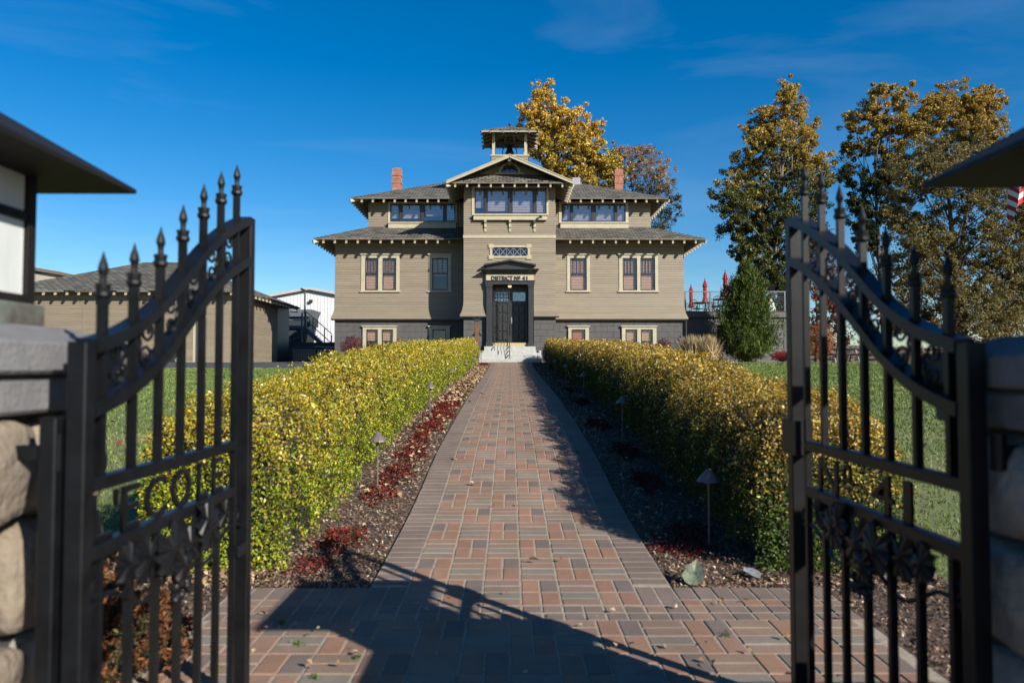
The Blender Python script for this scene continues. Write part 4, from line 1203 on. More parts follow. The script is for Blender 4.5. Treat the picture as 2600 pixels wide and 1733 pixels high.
# ================================================================== FOLIAGE TOOLS
def leaf_object(name, pos, nrm, size, col, material, parent=None, aspect=.55, fold=.14, tdir=None):
    n = len(pos); rnd = RNG.normal(size=(n,3)) if tdir is None else tdir
    nrm = nrm/np.maximum(np.linalg.norm(nrm,axis=1,keepdims=True),1e-6)
    t = rnd-nrm*(rnd*nrm).sum(1,keepdims=True); t /= np.maximum(np.linalg.norm(t,axis=1,keepdims=True),1e-6)
    b = np.cross(nrm, t); s = np.asarray(size).reshape(-1,1)*np.ones((n,1))
    V = np.empty((n,4,3), dtype=np.float32)
    V[:,0] = pos-t*s*.5; V[:,2] = pos+t*s*.5
    V[:,1] = pos+b*s*aspect*.5+nrm*s*fold; V[:,3] = pos-b*s*aspect*.5+nrm*s*fold
    idx = np.arange(n)[:,None]*4
    T = np.concatenate([idx+0, idx+1, idx+2, idx+0, idx+2, idx+3],1).ravel().astype(np.int32)
    me = bpy.data.meshes.new(name)
    me.vertices.add(4*n); me.vertices.foreach_set('co', V.ravel())
    me.loops.add(6*n); me.loops.foreach_set('vertex_index', T)
    me.polygons.add(2*n); me.polygons.foreach_set('loop_start', np.arange(0,6*n,3,dtype=np.int32)); me.polygons.foreach_set('loop_total', np.full(2*n,3,dtype=np.int32))
    me.update(calc_edges=True)
    a = me.color_attributes.new('Col','FLOAT_COLOR','POINT')
    C = np.ones((n,4,4), dtype=np.float32); C[:,:,:3] = col[:,None,:]
    a.data.foreach_set('color', C.ravel())
    me.materials.append(material)
    return link(name, me, parent)

def pick(pal, n, var=.18):
    """random colours from [(rgb, weight), ...]"""
    w = np.array([p[1] for p in pal], float); w /= w.sum()
    c = np.array([p[0] for p in pal])[RNG.choice(len(pal), n, p=w)]
    return np.clip(AL*c*(1+RNG.normal(0,var,(n,1)))*(1+RNG.normal(0,var*.3,(n,3))), 0.003, 1)

def vnoise(x, y, seed=0):
    """cheap smooth 2D noise in -1..1"""
    s = seed*1.7
    return (np.sin(1.3*x+.7*y+s)+np.sin(2.9*x-1.7*y+2.1*s)*.6+np.sin(-.9*x+3.7*y+.5*s)*.6+np.sin(5.3*x+4.1*y+s*3)*.35)/2.0

# ---------------------------------------------------------------- hedges
def make_hedge(cx, label, seed, top_pal, side_pal):
    hd = thing('hedge', label, 'hedge', (cx, 17, g(17)))
    y0, y1, hw, H = 4.25, 29.55, .50, .965
    def surf(th, y):
        """superellipse section: th 0 = outer base -> pi = inner base"""
        c, s = np.cos(th), np.sin(th); e = .62
        lump = 1+.045*vnoise(y*1.9+cx, th*1.6, seed)+.03*vnoise(y*5.1, th*4+seed, seed+3)
        endt = np.clip(np.minimum(y-y0, y1-y)/.35, 0, 1); endt = np.sqrt(1-(1-endt)**2)
        k = .72+.28*endt
        x = cx-hw*lump*k*np.sign(c)*np.abs(c)**e
        z = gv(y)+.03+(H-.03)*lump*(.86+.14*endt)*np.abs(s)**.55
        return x, z
    pos, nr, sz, hh = [], [], [], []
    for (a, b, dens, ls) in ((y0, 6.5, 13000, .018), (6.5, 9.5, 9200, .021), (9.5, 14, 5600, .0255), (14, 20, 3500, .031), (20, y1, 2300, .038)):
        n = int((b-a)*2.5*dens*1.5)
        y = RNG.uniform(a, b, n); th = RNG.uniform(.02, math.pi-.02, n)
        # uneven arc length: reject crowding on the top corners lightly
        x, z = surf(th, y); x2, z2 = surf(th+.02, y)
        tx, tz = x2-x, z2-z; L = np.sqrt(tx*tx+tz*tz); nx, nzv = -tz/L, tx/L
        flip_ = np.where((nx*(x-cx)+nzv*(z-gv(y)-.4)) < 0, -1, 1); nx *= flip_; nzv *= flip_
        keep = RNG.uniform(0, 1, n) < np.clip(L/np.percentile(L, 90), .25, 1)
        al = th*1.05
        hole = vnoise(y*13+cx, al*13, seed+1)*.8+vnoise(y*31, al*29+cx, seed+2)*.7
        keep &= RNG.uniform(0, 1, n) < np.clip(.62+.75*hole, .10, 1)
        dep = np.abs(RNG.normal(0, .05, n))-.025-.03*np.clip(hole, -.6, .8)
        tuft = vnoise(y*9, th*7, seed+5) > .35
        dep = np.where(tuft, dep-.035*RNG.uniform(0,1,n), dep+.03)
        p = np.stack([x-nx*dep, y, z-nzv*dep],1)[keep]
        m = np.stack([nx, np.zeros(n), nzv],1)[keep]+RNG.normal(0,.75,(keep.sum(),3))
        pos.append(p); nr.append(m); sz.append(ls*RNG.uniform(.7,1.45,keep.sum())); hh.append(((z-gv(y))/H)[keep])
    # the two ends
    for ye, s, dens, ls in ((y0, -1, 9500, .018), (y1, 1, 1400, .045)):
        n = int(2*hw*H*dens); x = RNG.uniform(-hw*.85, hw*.85, n); zz = RNG.uniform(.02, H*.93, n)
        ok = (np.abs(x)/(hw*.9))**3+(zz/(H*.97))**4 < 1; x, zz = x[ok], zz[ok]; n = len(x)
        bul = .18*np.sqrt(np.clip(1-(x/hw)**2, 0, 1))
        yv = ye-s*.10+s*bul*.6+RNG.normal(0,.035,n)
        pos.append(np.stack([cx+x, yv, gv(yv)+zz],1)); nr.append(np.stack([np.zeros(n),np.full(n,s*1.0),np.full(n,.4)],1)+RNG.normal(0,.7,(n,3)))
        sz.append(ls*RNG.uniform(.7,1.4,n)); hh.append(zz/H)
    # loose shoots on the top
    n = 2600; y = RNG.uniform(y0, y1, n); x = cx+RNG.uniform(-hw*.7, hw*.7, n); up = np.abs(RNG.normal(0,.035,n))
    ctr = RNG.uniform(0,1,n)
    pos.append(np.stack([x, y, gv(y)+H*1.0+up-.01],1)); nr.append(RNG.normal(0,1,(n,3))); sz.append(np.interp(y,[4,14,30],[.022,.032,.05])*RNG.uniform(.8,1.3,n)); hh.append(np.full(n,1.05))
    pos, nr, sz, hh = np.concatenate(pos), np.concatenate(nr), np.concatenate(sz), np.concatenate(hh)
    n = len(pos)
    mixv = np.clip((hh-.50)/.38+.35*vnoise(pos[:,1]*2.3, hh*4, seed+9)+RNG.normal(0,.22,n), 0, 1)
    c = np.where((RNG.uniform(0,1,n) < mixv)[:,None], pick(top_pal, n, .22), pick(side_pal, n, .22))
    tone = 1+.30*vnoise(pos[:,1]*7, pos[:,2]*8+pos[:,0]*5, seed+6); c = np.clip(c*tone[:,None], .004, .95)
    sz = np.where((c[:,2] > .25*AL) & (c[:,0] > .5*AL), sz*1.15, sz)
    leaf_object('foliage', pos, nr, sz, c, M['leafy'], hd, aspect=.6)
    # bare twigs showing between the leaves
    nt_ = 9000; y = y0+(y1-y0)*RNG.uniform(0,1,nt_)**1.8; th = RNG.uniform(.08, math.pi-.08, nt_); x, z = surf(th, y)
    f = RNG.uniform(.84,1.0,nt_); zz = gv(y)+(z-gv(y))*f; tx = cx+(x-cx)*f
    td = np.stack([(x-cx)*.9, RNG.normal(0,.25,nt_), np.abs(RNG.normal(.55,.35,nt_))],1)
    leaf_object('twigs', np.stack([tx,y,zz],1), RNG.normal(0,1,(nt_,3)), np.interp(y,[4,14,30],[.09,.13,.18])*RNG.uniform(.6,1.4,nt_), pick([((.16,.10,.05),3),((.24,.17,.09),2),((.09,.06,.035),2)],nt_), M['leafy_dry'], hd, aspect=.035, fold=.01, tdir=td)
    # solid core; its near-black colour is the shade between the leaves
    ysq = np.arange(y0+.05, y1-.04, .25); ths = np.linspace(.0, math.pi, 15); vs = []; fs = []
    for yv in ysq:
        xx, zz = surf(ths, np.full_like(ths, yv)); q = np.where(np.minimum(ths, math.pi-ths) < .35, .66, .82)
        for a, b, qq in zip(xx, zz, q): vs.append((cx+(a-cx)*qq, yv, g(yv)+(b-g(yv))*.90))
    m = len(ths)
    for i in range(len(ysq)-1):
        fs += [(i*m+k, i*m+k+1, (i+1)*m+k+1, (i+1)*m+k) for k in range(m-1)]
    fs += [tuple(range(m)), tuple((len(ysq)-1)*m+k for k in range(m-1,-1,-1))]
    MB().add(vs, fs).build('branches', M['twig'], hd)  # one closed shell, no separate branches; colour carries the inner shade
    return hd
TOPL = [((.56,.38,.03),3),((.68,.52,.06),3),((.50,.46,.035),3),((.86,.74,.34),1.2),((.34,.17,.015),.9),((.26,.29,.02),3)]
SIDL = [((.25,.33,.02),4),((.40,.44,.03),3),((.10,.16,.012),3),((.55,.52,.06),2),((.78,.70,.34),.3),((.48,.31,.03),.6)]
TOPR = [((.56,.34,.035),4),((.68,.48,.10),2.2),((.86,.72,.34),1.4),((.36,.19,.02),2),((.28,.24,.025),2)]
SIDR = [((.06,.11,.014),4),((.095,.145,.018),3),((.04,.075,.012),3),((.20,.20,.03),1),((.65,.58,.34),.2)]  # greens darkened so this face's shade sits in the leaf colour
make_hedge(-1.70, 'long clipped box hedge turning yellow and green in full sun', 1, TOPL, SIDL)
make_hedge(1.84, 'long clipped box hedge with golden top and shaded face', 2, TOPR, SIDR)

# ---------------------------------------------------------------- mulch chips, ground cover, dry leaves (uncountable)
def strip_points(n, x0, x1, y0, y1, near=1.0):
    u = RNG.uniform(0,1,n)**near; y = y0+(y1-y0)*u; x = RNG.uniform(x0, x1, n)
    return x, y
CHIP = [((.20,.125,.085),4),((.28,.19,.135),3),((.10,.062,.045),4),((.42,.32,.24),1.8),((.58,.48,.38),.6)]
for nm, x0, x1, y0, y1, n, lab in (('mulch_chips',-1.42,-.76,4.0,29.8,26000,'scattered bark chips on the sunlit bed'),('mulch_chips',.88,1.52,4.0,29.8,22000,'scattered bark chips on the shaded bed'),
                         ('mulch_chips',-2.6,-1.47,2.2,4.0,6000,'bark chips around the browning juniper'),('mulch_chips',1.68,2.7,1.9,4.0,6000,'pale bark chips behind the dark gate'),
                         ('mulch_chips',-2.4,-1.4,3.99,4.5,3500,'bark chips at the end of the sunlit hedge'),('mulch_chips',1.5,2.4,3.99,4.5,3500,'bark chips at the end of the shaded hedge')):
    x, y = strip_points(n, x0, x1, y0, y1, 2.0 if y1 > 10 else 1.0)
    z = gv(y)+.010+np.abs(RNG.normal(0,.008,n))
    nr = np.stack([np.zeros(n),np.zeros(n),np.ones(n)],1)+RNG.normal(0,.45,(n,3))
    o = leaf_object(nm, np.stack([x,y,z],1), nr, RNG.uniform(.012,.034,n)*np.interp(y,[4,12,30],[1,1.4,2.4]), pick(CHIP,n,.3), M['chips'], aspect=.4, fold=.05)
    tag(o, lab, 'bark chips', kind='stuff')
def patches(cs, dens, spread, zr, size, pal, name, lab, cat, aspect=.7):
    P_, S_ = [], []
    for (x, y, rx, ry) in cs:
        n = int(dens*rx*ry*math.pi); a = RNG.uniform(0,2*math.pi,n); r = np.sqrt(RNG.uniform(0,1,n))*(1+.25*np.sin(a*5+x*9))
        xx, yy = x+rx*r*np.cos(a), y+ry*r*np.sin(a); zz = gv(yy)+.01+RNG.uniform(0,1,n)*zr*(1.1-r*.6)
        P_.append(np.stack([xx,yy,zz],1)); S_.append(size*np.interp(yy,[4,12,30],[1,1.3,2.2])*RNG.uniform(.7,1.3,n))
    p = np.concatenate(P_); n = len(p)
    o = leaf_object(name, p, np.stack([np.zeros(n),np.zeros(n),np.ones(n)],1)+RNG.normal(0,.6,(n,3)), np.concatenate(S_), pick(pal,n,.25), M['leafy_dry'], aspect=aspect, fold=.2)
    tag(o, lab, cat, kind='stuff')
RED = [((.17,.02,.015),4),((.24,.035,.02),3),((.10,.012,.012),3),((.30,.08,.03),.7)]
patches([(-1.06,6.15,.13,.32),(-1.02,6.75,.15,.35),(-1.0,7.6,.16,.42),(-1.0,9.4,.17,.55),(-.98,10.6,.2,.75),(-.98,12.0,.18,.7),(-1.02,13.9,.16,.6),(-1.05,15.2,.14,.6),(-1.0,18,.12,.6),(-1.0,28.6,.16,.75),(-1.1,4.9,.16,.28),(-1.15,4.35,.12,.18),(-1.02,8.5,.12,.5),(-1.04,11.3,.14,.6),(-1.04,13.0,.14,.6),(-1.05,16.5,.12,.7)], 4600, 0, .055, .019, RED, 'ground_cover', 'dark red sedum mats on the sunlit mulch', 'sedum')
patches([(1.10,4.75,.20,.26),(1.22,5.1,.16,.2),(1.2,6.5,.14,.35),(1.2,7.7,.16,.4),(1.15,9.6,.15,.5),(1.2,12.5,.14,.6),(1.2,15,.12,.6)], 4600, 0, .05, .019, RED, 'ground_cover', 'dark red sedum mats on the shaded mulch', 'sedum')
DRY = [((.55,.40,.24),4),((.66,.52,.34),3),((.38,.24,.12),3),((.26,.14,.07),2)]
def litter(n, x0, x1, y0, y1, size, name, lab, near=1.0, pal=DRY):
    x, y = strip_points(n, x0, x1, y0, y1, near); z = gv(y)+.03+np.abs(RNG.normal(0,.015,n))
    o = leaf_object(name, np.stack([x,y,z],1), np.stack([np.zeros(n),np.zeros(n),np.ones(n)],1)+RNG.normal(0,.4,(n,3)), size*RNG.uniform(.6,1.3,n), pick(pal,n,.2), M['leafy_dry'], aspect=.75, fold=.22)
    tag(o, lab, 'dead leaves', kind='stuff')
litter(1500, -1.2, -.76, 12.0, 26.0, .075, 'fallen_leaves', 'pale dry leaves drifted along the sunlit path edge')
litter(300, -1.25, -.78, 6.0, 12.0, .05, 'fallen_leaves', 'few tan leaves on the red sedum')
litter(220, .9, 1.5, 5, 25, .05, 'fallen_leaves', 'few tan leaves in the shaded bed')
litter(420, -2.3, -1.3, 3.98, 4.25, .035, 'fallen_leaves', 'pale leaves at the foot of the sunlit hedge end')
litter(60, -1.4, 1.6, 2.8, 3.9, .028, 'fallen_leaves', 'small dry leaf scraps on the paved apron')
litter(26, PCX-.75, PCX+.75, 4.2, 16, .06, 'fallen_leaves', 'a few leaves scattered on the paver path')
litter(70, -14, -2.6, 6, 24, .09, 'fallen_leaves', 'brown leaves scattered on the sunlit lawn', pal=[((.30,.14,.06),1)])
# small weeds in the joints of the apron
wp, wn_ = [], 0
for (x, y) in ((-.62,3.05),(-.9,3.2),(-1.15,2.95),(-.42,2.75),(-1.05,3.45),(.95,3.3),(-.74,2.86)):
    k = 46; a = RNG.uniform(0,6.28,k); r = np.abs(RNG.normal(0,.014,k)); wp.append(np.stack([x+r*np.cos(a), y+r*np.sin(a), .026+np.abs(RNG.normal(0,.008,k))],1))
wp = np.concatenate(wp); k = len(wp)
o = leaf_object('weeds', wp, np.stack([np.zeros(k),np.zeros(k),np.ones(k)],1)+RNG.normal(0,.6,(k,3)), .012*RNG.uniform(.6,1.4,k), pick([((.10,.19,.03),3),((.17,.26,.05),2)],k), M['leafy'], aspect=.5)
tag(o, 'tiny green weeds sprouting in the apron joints', 'weeds', kind='stuff')
# two large leaves lying on the shaded bed
def big_leaf(px, py, Y, r, rot, tilt, col, label):
    p = P(px, py, Y); half = [(0,-1),(.45,-.85),(.78,-.42),(.62,.10),(.74,.28),(.30,.58),(0,1.05)]
    out = half + [(-a*.9, b) for a, b in half[-2:0:-1]]
    R_ = Matrix.Rotation(rot, 3, 'Z') @ Matrix.Rotation(tilt, 3, 'X')
    base = Vector((p.x, Y, g(Y)+.02+r*math.sin(tilt)))
    vs = [base + R_ @ Vector((0, 0, -.02*r))]
    for a, b in out: vs.append(base + R_ @ Vector((a*r, b*r, .22*abs(a)*r+.05*r*math.sin(b*5+a*3))))
    n = len(out); m = len(vs); vs += [v-Vector((0,0,.0015)) for v in vs]
    fs = [(0,1+k,1+(k+1)%n) for k in range(n)]+[(m,m+1+(k+1)%n,m+1+k) for k in range(n)]+[(1+k,m+1+k,m+1+(k+1)%n,1+(k+1)%n) for k in range(n)]
    o = MB().add(vs, fs).build('fallen_leaf', mat('big_leaf', col, .7, .25, 30, .3, 90))
    tag(o, label, 'leaf')
big_leaf(1763, 1485, 4.06, .085, -.5, .75, (.20,.23,.15), 'large pale green leaf lying at the corner of the shaded bed')
big_leaf(1905, 1460, 4.18, .06, .6, .35, (.22,.24,.27), 'large curled whitish leaf under the shaded hedge')

# ---------------------------------------------------------------- grass
def grass(x0, x1, y0, y1, n, lab, seed):
    u = RNG.uniform(0,1,n)**1.9; y = y0+(y1-y0)*u; x = RNG.uniform(x0, x1, n)
    ok = (x < -2.38) | (x > 2.46); x, y = x[ok], y[ok]; n = len(x)
    h = RNG.uniform(.022,.04,n)*np.interp(y,[4,12,28],[1,1.2,1.5]); w = np.interp(y,[4,12,28],[.005,.012,.03])
    a = RNG.uniform(0,math.pi,n); dx, dy = np.cos(a)*w, np.sin(a)*w; lx, ly = RNG.normal(0,.45,n)*h, RNG.normal(0,.45,n)*h
    z = gv(y)
    V = np.empty((n,3,3), np.float32)
    V[:,0] = np.stack([x-dx,y-dy,z],1); V[:,1] = np.stack([x+dx,y+dy,z],1); V[:,2] = np.stack([x+lx,y+ly,z+h],1)
    me = bpy.data.meshes.new('grass'); me.vertices.add(3*n); me.vertices.foreach_set('co', V.ravel())
    me.loops.add(3*n); me.loops.foreach_set('vertex_index', np.arange(3*n,dtype=np.int32))
    me.polygons.add(n); me.polygons.foreach_set('loop_start', np.arange(0,3*n,3,dtype=np.int32)); me.polygons.foreach_set('loop_total', np.full(n,3,dtype=np.int32))
    me.update(calc_edges=True)
    band = vnoise(y*2.2+x*.15, y*.7, seed)+.6*vnoise(x*.9, y*1.3, seed+4)
    c = np.where((band+RNG.normal(0,.25,n) > .75)[:,None], pick([((.33,.35,.13),3),((.38,.38,.16),1)], n, .12), pick([((.18,.26,.065),3),((.24,.32,.085),3),((.13,.19,.05),2)], n, .15))
    at = me.color_attributes.new('Col','FLOAT_COLOR','POINT'); C = np.ones((n,3,4),np.float32); C[:,:,:3] = c[:,None,:]; at.data.foreach_set('color', C.ravel())
    me.materials.append(M['leafy']); o = link('grass', me); tag(o, lab, 'grass', kind='stuff')
grass(-18, -2.3, 3.2, 26, 190000, 'short green and straw blades of the sunlit lawn', 3)
grass(2.3, 18, 3.2, 30, 190000, 'short green and straw blades of the lawn by the shaded hedge', 5)

# ================================================================== PATH LIGHTS
def make_lamp(label, group):
    t = thing('path_light', label, 'path light', (0,0,0), group, absolute=False)
    MB().lathe((0,0,0), [(.035,-.02),(.035,.008),(.012,.012)], 10).build('foot', M['lamp'], t)
    MB().lathe((0,0,0.0125), [(.0075,0),(.0075,.36),(.011,.40),(.016,.43),(.018,.445)], 10).build('stem', M['lamp'], t)
    mb = MB(); n = 12; prof = [(.078,.425),(.076,.432),(.045,.468),(.012,.502),(.002,.507)]
    vs = []; fs = []
    for r, z in prof:
        vs += [(r*math.cos(2*math.pi*k/n), r*math.sin(2*math.pi*k/n), z) for k in range(n)]
    for i in range(len(prof)-1): fs += [(i*n+k, i*n+(k+1)%n, (i+1)*n+(k+1)%n, (i+1)*n+k) for k in range(n)]
    m0 = len(vs); vs += [(.070*math.cos(2*math.pi*k/n), .070*math.sin(2*math.pi*k/n), .427) for k in range(n)]
    fs += [(k, m0+k, m0+(k+1)%n, (k+1)%n) for k in range(n)]
    m1 = len(vs); vs.append((0,0,.495)); fs += [(m0+k, m1, m0+(k+1)%n) for k in range(n)]
    mb.add(vs, fs); mb.build('shade', M['lamp'], t)
    return t
lm = make_lamp('bronze cone-capped path light in the sunlit mulch bed, second from the steps', 'path lights in the sunlit bed'); first = True
def put(x, y, label, group, sc=1.0):
    global first
    if first:
        lm.location = (x, y, g(y)+.006); first = False
    else: dup(lm, (x, y, g(y)+.006), random.uniform(0,6), label, group)
ORD = ['second', 'third', 'fourth', 'fifth', 'sixth', 'seventh', 'eighth']
def lab(base, k): return 'bronze cone-capped path light in the %s mulch bed, %s from the steps' % (base, ORD[k])
for k, y in enumerate((26.4, 22.8, 18.6, 14.0, 10.25, 6.2)): put(-1.10, y, lab('sunlit', k), 'path lights in the sunlit bed')
for k, y in enumerate((27.4, 24.4, 20.8, 16.7, 12.7, 8.35, 4.75)): put(1.27, y, lab('shaded', k), 'path lights in the shaded bed')
dup(lm, (-1.13, 29.7, g(29.7)+.006), .3, 'bronze path light at the sunny foot of the steps, beside the bell post', 'path lights in the sunlit bed')
dup(lm, (1.13, 29.7, g(29.7)+.006), .3, 'bronze path light silhouetted against the end of the pale steps', 'path lights in the shaded bed')

# bell post beside the steps
bp = thing('bell_post', 'brown wooden post with a small gabled cap beside the steps', 'post', (-1.36, 29.75, g(29.75)))
xb, yb, zb = PX(1210.5, 29.75), 29.75, PZ(806, 29.75)
MB().cbox(xb-.085, xb+.085, yb-.085, yb+.085, 1.35, zb-.06, .01).build('post_shaft', M['wood'], bp)
MB().prism([(xb-.16,zb-.03),(xb-.15,zb+.0),(xb,zb+.06),(xb+.15,zb+.0),(xb+.16,zb-.03),(xb,zb+.02)], 'y', yb-.14, yb+.14).build('cap', M['charcoal'], bp)
MB().cbox(xb-.10, xb+.10, yb-.10, yb+.10, zb-.17, zb-.05, .01).build('cap_block', M['charcoal'], bp)
pb = thing('post_bell', 'black bell hanging behind the wooden post', 'bell', (xb, 29.98, 2.45))
MB().lathe((xb,29.99,PZ(852,30)), [(.225,0),(.20,.02),(.13,.09),(.095,.17),(.07,.23),(.02,.25)], 18).build('bell_body', M['bell'], pb, smooth=True)
MB().bar((xb,29.83,PZ(852,30)+.27),(xb,30.03,PZ(852,30)+.27),.03,.03).build('bracket', M['bell'], pb)

# ================================================================== SHED AND YARD ON THE SIDE OF THE SUNLIT LAWN
sx0, sx1, sy0, sy1 = -21.9, -11.95, 32.0, 40.1
zsb, zse = 1.46, 4.52
shed = thing('shed', 'long tan clapboard shed with grey hip roof behind the driveway', 'shed', (-17, 32, zsb))
dn = rect(495, 807, 518, 919, sy0); dk = rect(425, 815, 472, 919, sy0)
sh = MB().box(sx0+.02, sx1-.12, sy0+.5, sy1, zsb-.1, zse-.05).build('wall', M['interior'], shed)  # core shows near-black in the opening, in place of real shade
_pn = n_clap
siding(sh, sy0, sx0, sx1, zsb, 4.20, [(dn[0]-.09, dn[1]+.09, zsb-.1, dn[3]+.12), (dk[0], dk[1], zsb-.1, dk[3])], fl=(0,0), ex=.0785)
# side wall with its own lap boards (facing the schoolhouse)
def siding_side(wall, X, y0, y1, z0, z1, ex=.0785):
    z = z0
    while z < z1-.01:
        zt_ = min(z+ex, z1)
        MB().add([(X+.021,y0,z),(X+.021,y1,z),(X+.004,y1,zt_+.008),(X+.004,y0,zt_+.008),(X-.06,y0,z),(X-.06,y1,z),(X-.06,y1,zt_+.008),(X-.06,y0,zt_+.008)],
                 [(0,1,2,3),(0,4,5,1),(3,2,6,7),(0,3,7,4),(1,5,6,2),(4,7,6,5)]).build('clapboard', M['siding'], wall)
        z = zt_
siding_side(sh, sx1, sy0+.061, 38.1, zsb, 4.35)
MB().box(sx1-.055, sx1-.0, 38.101, sy1, zsb-.1, 4.4).build('porch_shade', M['charcoal'], sh)  # dark panel standing in for the shade of the open porch
for px in (211, 592.5): 
    x = PX(px, sy0); MB().box(x-.04, x+.04, sy0-.03, sy0+.02, zsb, 4.25).build('corner_board', M['siding'], sh)
MB().box(sx0-.02, sx1+.02, sy0-.035, sy0+.1, 4.209, 4.5).build('frieze_board', M['siding'], sh)
MB().box(sx1-.05, sx1+.035, sy0+.101, 38.2, 4.36, 4.5).build('frieze_board', M['siding'], sh)
MB().box(dn[0], dn[1], sy0+.01, sy0+.05, zsb+.01, dn[3]).build('door', M['block'], sh)
fr = MB(); fr.box(dn[0]-.09, dn[0]-.001, sy0-.03, sy0+.05, zsb, dn[3]); fr.box(dn[1]+.001, dn[1]+.09, sy0-.03, sy0+.05, zsb, dn[3]); fr.box(dn[0]-.12, dn[1]+.12, sy0-.035, sy0+.05, dn[3]+.001, dn[3]+.13)
fr.build('door_frame', M['cream'], sh)
mb = MB(); OVs = .48
E = [(sx0-OVs,sy0-OVs,zse),(sx1+OVs,sy0-OVs,zse),(sx1+OVs,sy1+OVs,zse),(sx0-OVs,sy1+OVs,zse)]
hd_ = (sy1-sy0)/2+OVs; zr_ = zse+hd_*.41; yr = (sy0+sy1)/2
R0, R1 = (sx0-OVs+hd_, yr, zr_), (sx1+OVs-hd_, yr, zr_)
mb.slab([E[0],E[1],R1,R0], .07); mb.slab([E[1],E[2],R1], .07); mb.slab([E[2],E[3],R0,R1], .07); mb.slab([E[3],E[0],R0], .07)
sr = mb.build('roof', M['shingle'], shed)
zt = zse-.07-.06
tails(sr, [(sx1+OVs-.4-.5*k, sy0-OVs, .3+.5*k) for k in range(20)], (0,-1,0), .6, zt, h=.10)
tails(sr, [(sx1+OVs, sy0-OVs+.4+.5*k, .3+.5*k) for k in range(17)], (1,0,0), .6, zt, h=.10)
# green-framed cart inside the open bay
ct = thing('hand_truck', 'green framed trolley in the dark opening of the shed', 'trolley', (dk[1]-.4, sy0+.2, zsb))
xx = PX(462, sy0+.2)
M['green'] = mat('green_paint', (.10,.35,.12), .5, .1)
mb = MB(); mb.bar((xx-.3,sy0+.2,zsb+.1),(xx+.15,sy0+.2,zsb+.62),.03,.03); mb.bar((xx-.3,sy0+.2,zsb+.1),(xx+.15,sy0+.2,zsb+.1),.03,.03); mb.build('frame', M['green'], ct)
MB().cyl((xx-.2,sy0+.17,zsb+.1),(xx-.2,sy0+.23,zsb+.1),.1,.1,12).build('wheel', M['pole'], ct)

# pale building far behind the shed
fb = thing('far_building', 'flat-roofed beige building peeking above the shed roof', 'building', (-36, 60, 1.4))
a = P(40, 700, 60); 
MB().box(-44, PX(140,60), 60, 72, 1.3, PZ(694,60)).build('wall', mat('beige_wall', (.42,.37,.31), .8, .05), fb)
MB().prism([(-44,PZ(688,60)+.9),(PX(150,60),PZ(700,60)+.05),(PX(150,60),PZ(700,60)+.3),(-44,PZ(688,60)+1.2)], 'y', 59.7, 72.3).build('roof_edge', mat('brown_edge', (.16,.12,.09), .7, .05), fb)

# white metal barn
wb = thing('metal_barn', 'white ribbed metal barn with a low gable roof', 'barn', (-16.2, 60, 1.4))
YBn = 60.0; xc = PX(786, YBn); hwb = 7.2; za = PZ(736, YBn); ze2 = za-hwb*.185
MB().prism([(xc-hwb,1.3),(xc+hwb,1.3),(xc+hwb,ze2),(xc,za),(xc-hwb,ze2)], 'y', YBn, YBn+18).build('wall', M['white_metal'], wb)
k = -hwb+.14
while k < hwb:
    zt_ = za-abs(k)*.185-.02
    MB().box(xc+k-.018, xc+k+.018, YBn-.03, YBn-.001, 1.4, zt_).build('rib', M['white_metal'], wb); k += .275
for s in (-1, 1):
    MB().prism([(xc,za),(xc+s*(hwb+.4),ze2-.074),(xc+s*(hwb+.4),ze2+.126),(xc,za+.2)], 'y', YBn-.35, YBn+18.3).build('roof', mat('barn_roof', (.50,.48,.45), .5, .05), wb)
p = P(790, 764, YBn-.1); fl_ = MB().cbox(p.x-.12, p.x+.12, YBn-.30, YBn-.031, p.z-.1, p.z+.1, .01).build('flood_light', M['charcoal'], wb)

# yard: retaining wall, platform with stair, hopper, light pole, bins
rw = thing('retaining_wall', 'dark concrete yard wall between shed and schoolhouse', 'wall', (-13, 44, 1.5))
zw = PZ(871, 44); MB().box(PX(715,44), PX(900,44), 44, 44.3, 1.4, zw).build('wall_face', mat('dark_concrete', (.10,.11,.115), .85, .15, 1.5, .2, 20), rw)
MB().box(PX(715,44), PX(900,44), 43.96, 44.34, zw+.001, zw+.06).build('coping', mat('dark_coping', (.12,.12,.12), .85, .1), rw)
pf = thing('steel_platform', 'grey steel work platform with stair and railings', 'platform', (-13, 46, zw))
YP = 46.5
def q(px, py, Y=YP): return P(px, py, Y)
MB().box(q(690,830).x, q(776,830).x, YP, YP+2.2, q(700,834).z, q(700,829).z).build('deck', M['steel'], pf)
for px in (722, 766, 775): MB().box(q(px,900).x-.05, q(px,900).x+.05, YP-.05, YP+.049, 1.4, q(px,792).z).build('post', M['steel'], pf)
for py in (792, 812): MB().bar(q(690,py), q(776,py), .05, .05).build('rail', M['steel'], pf)
MB().bar(q(715,872), q(768,852), .06, .06).build('brace', M['steel'], pf); MB().bar(q(715,852), q(740,868), .06, .06).build('brace', M['steel'], pf)
MB().bar(q(774,834), q(816,872), .10, .26).build('stringer', M['steel'], pf)
MB().bar(q(774,834,YP+1), q(816,872,YP+1), .10, .26).build('stringer', M['steel'], pf)
for k in range(8):
    c = q(776,836).lerp(q(814,871), (k+.5)/8); MB().box(c.x-.13, c.x+.13, YP+.06, YP+.94, c.z-.02, c.z+.02).build('tread', M['steel'], pf)
for a, b in (((779,792),(843,848)),((779,815),(843,872)),((776,792),(779,792))): MB().bar(q(*a), q(*b), .05, .05).build('handrail', M['steel'], pf)
for px, t, b in ((795,808,853),(824,834,872),(842,850,878)): MB().box(q(px,t).x-.03, q(px,t).x+.03, YP-.03, YP+.03, q(px,b).z, q(px,t).z).build('post', M['steel'], pf)
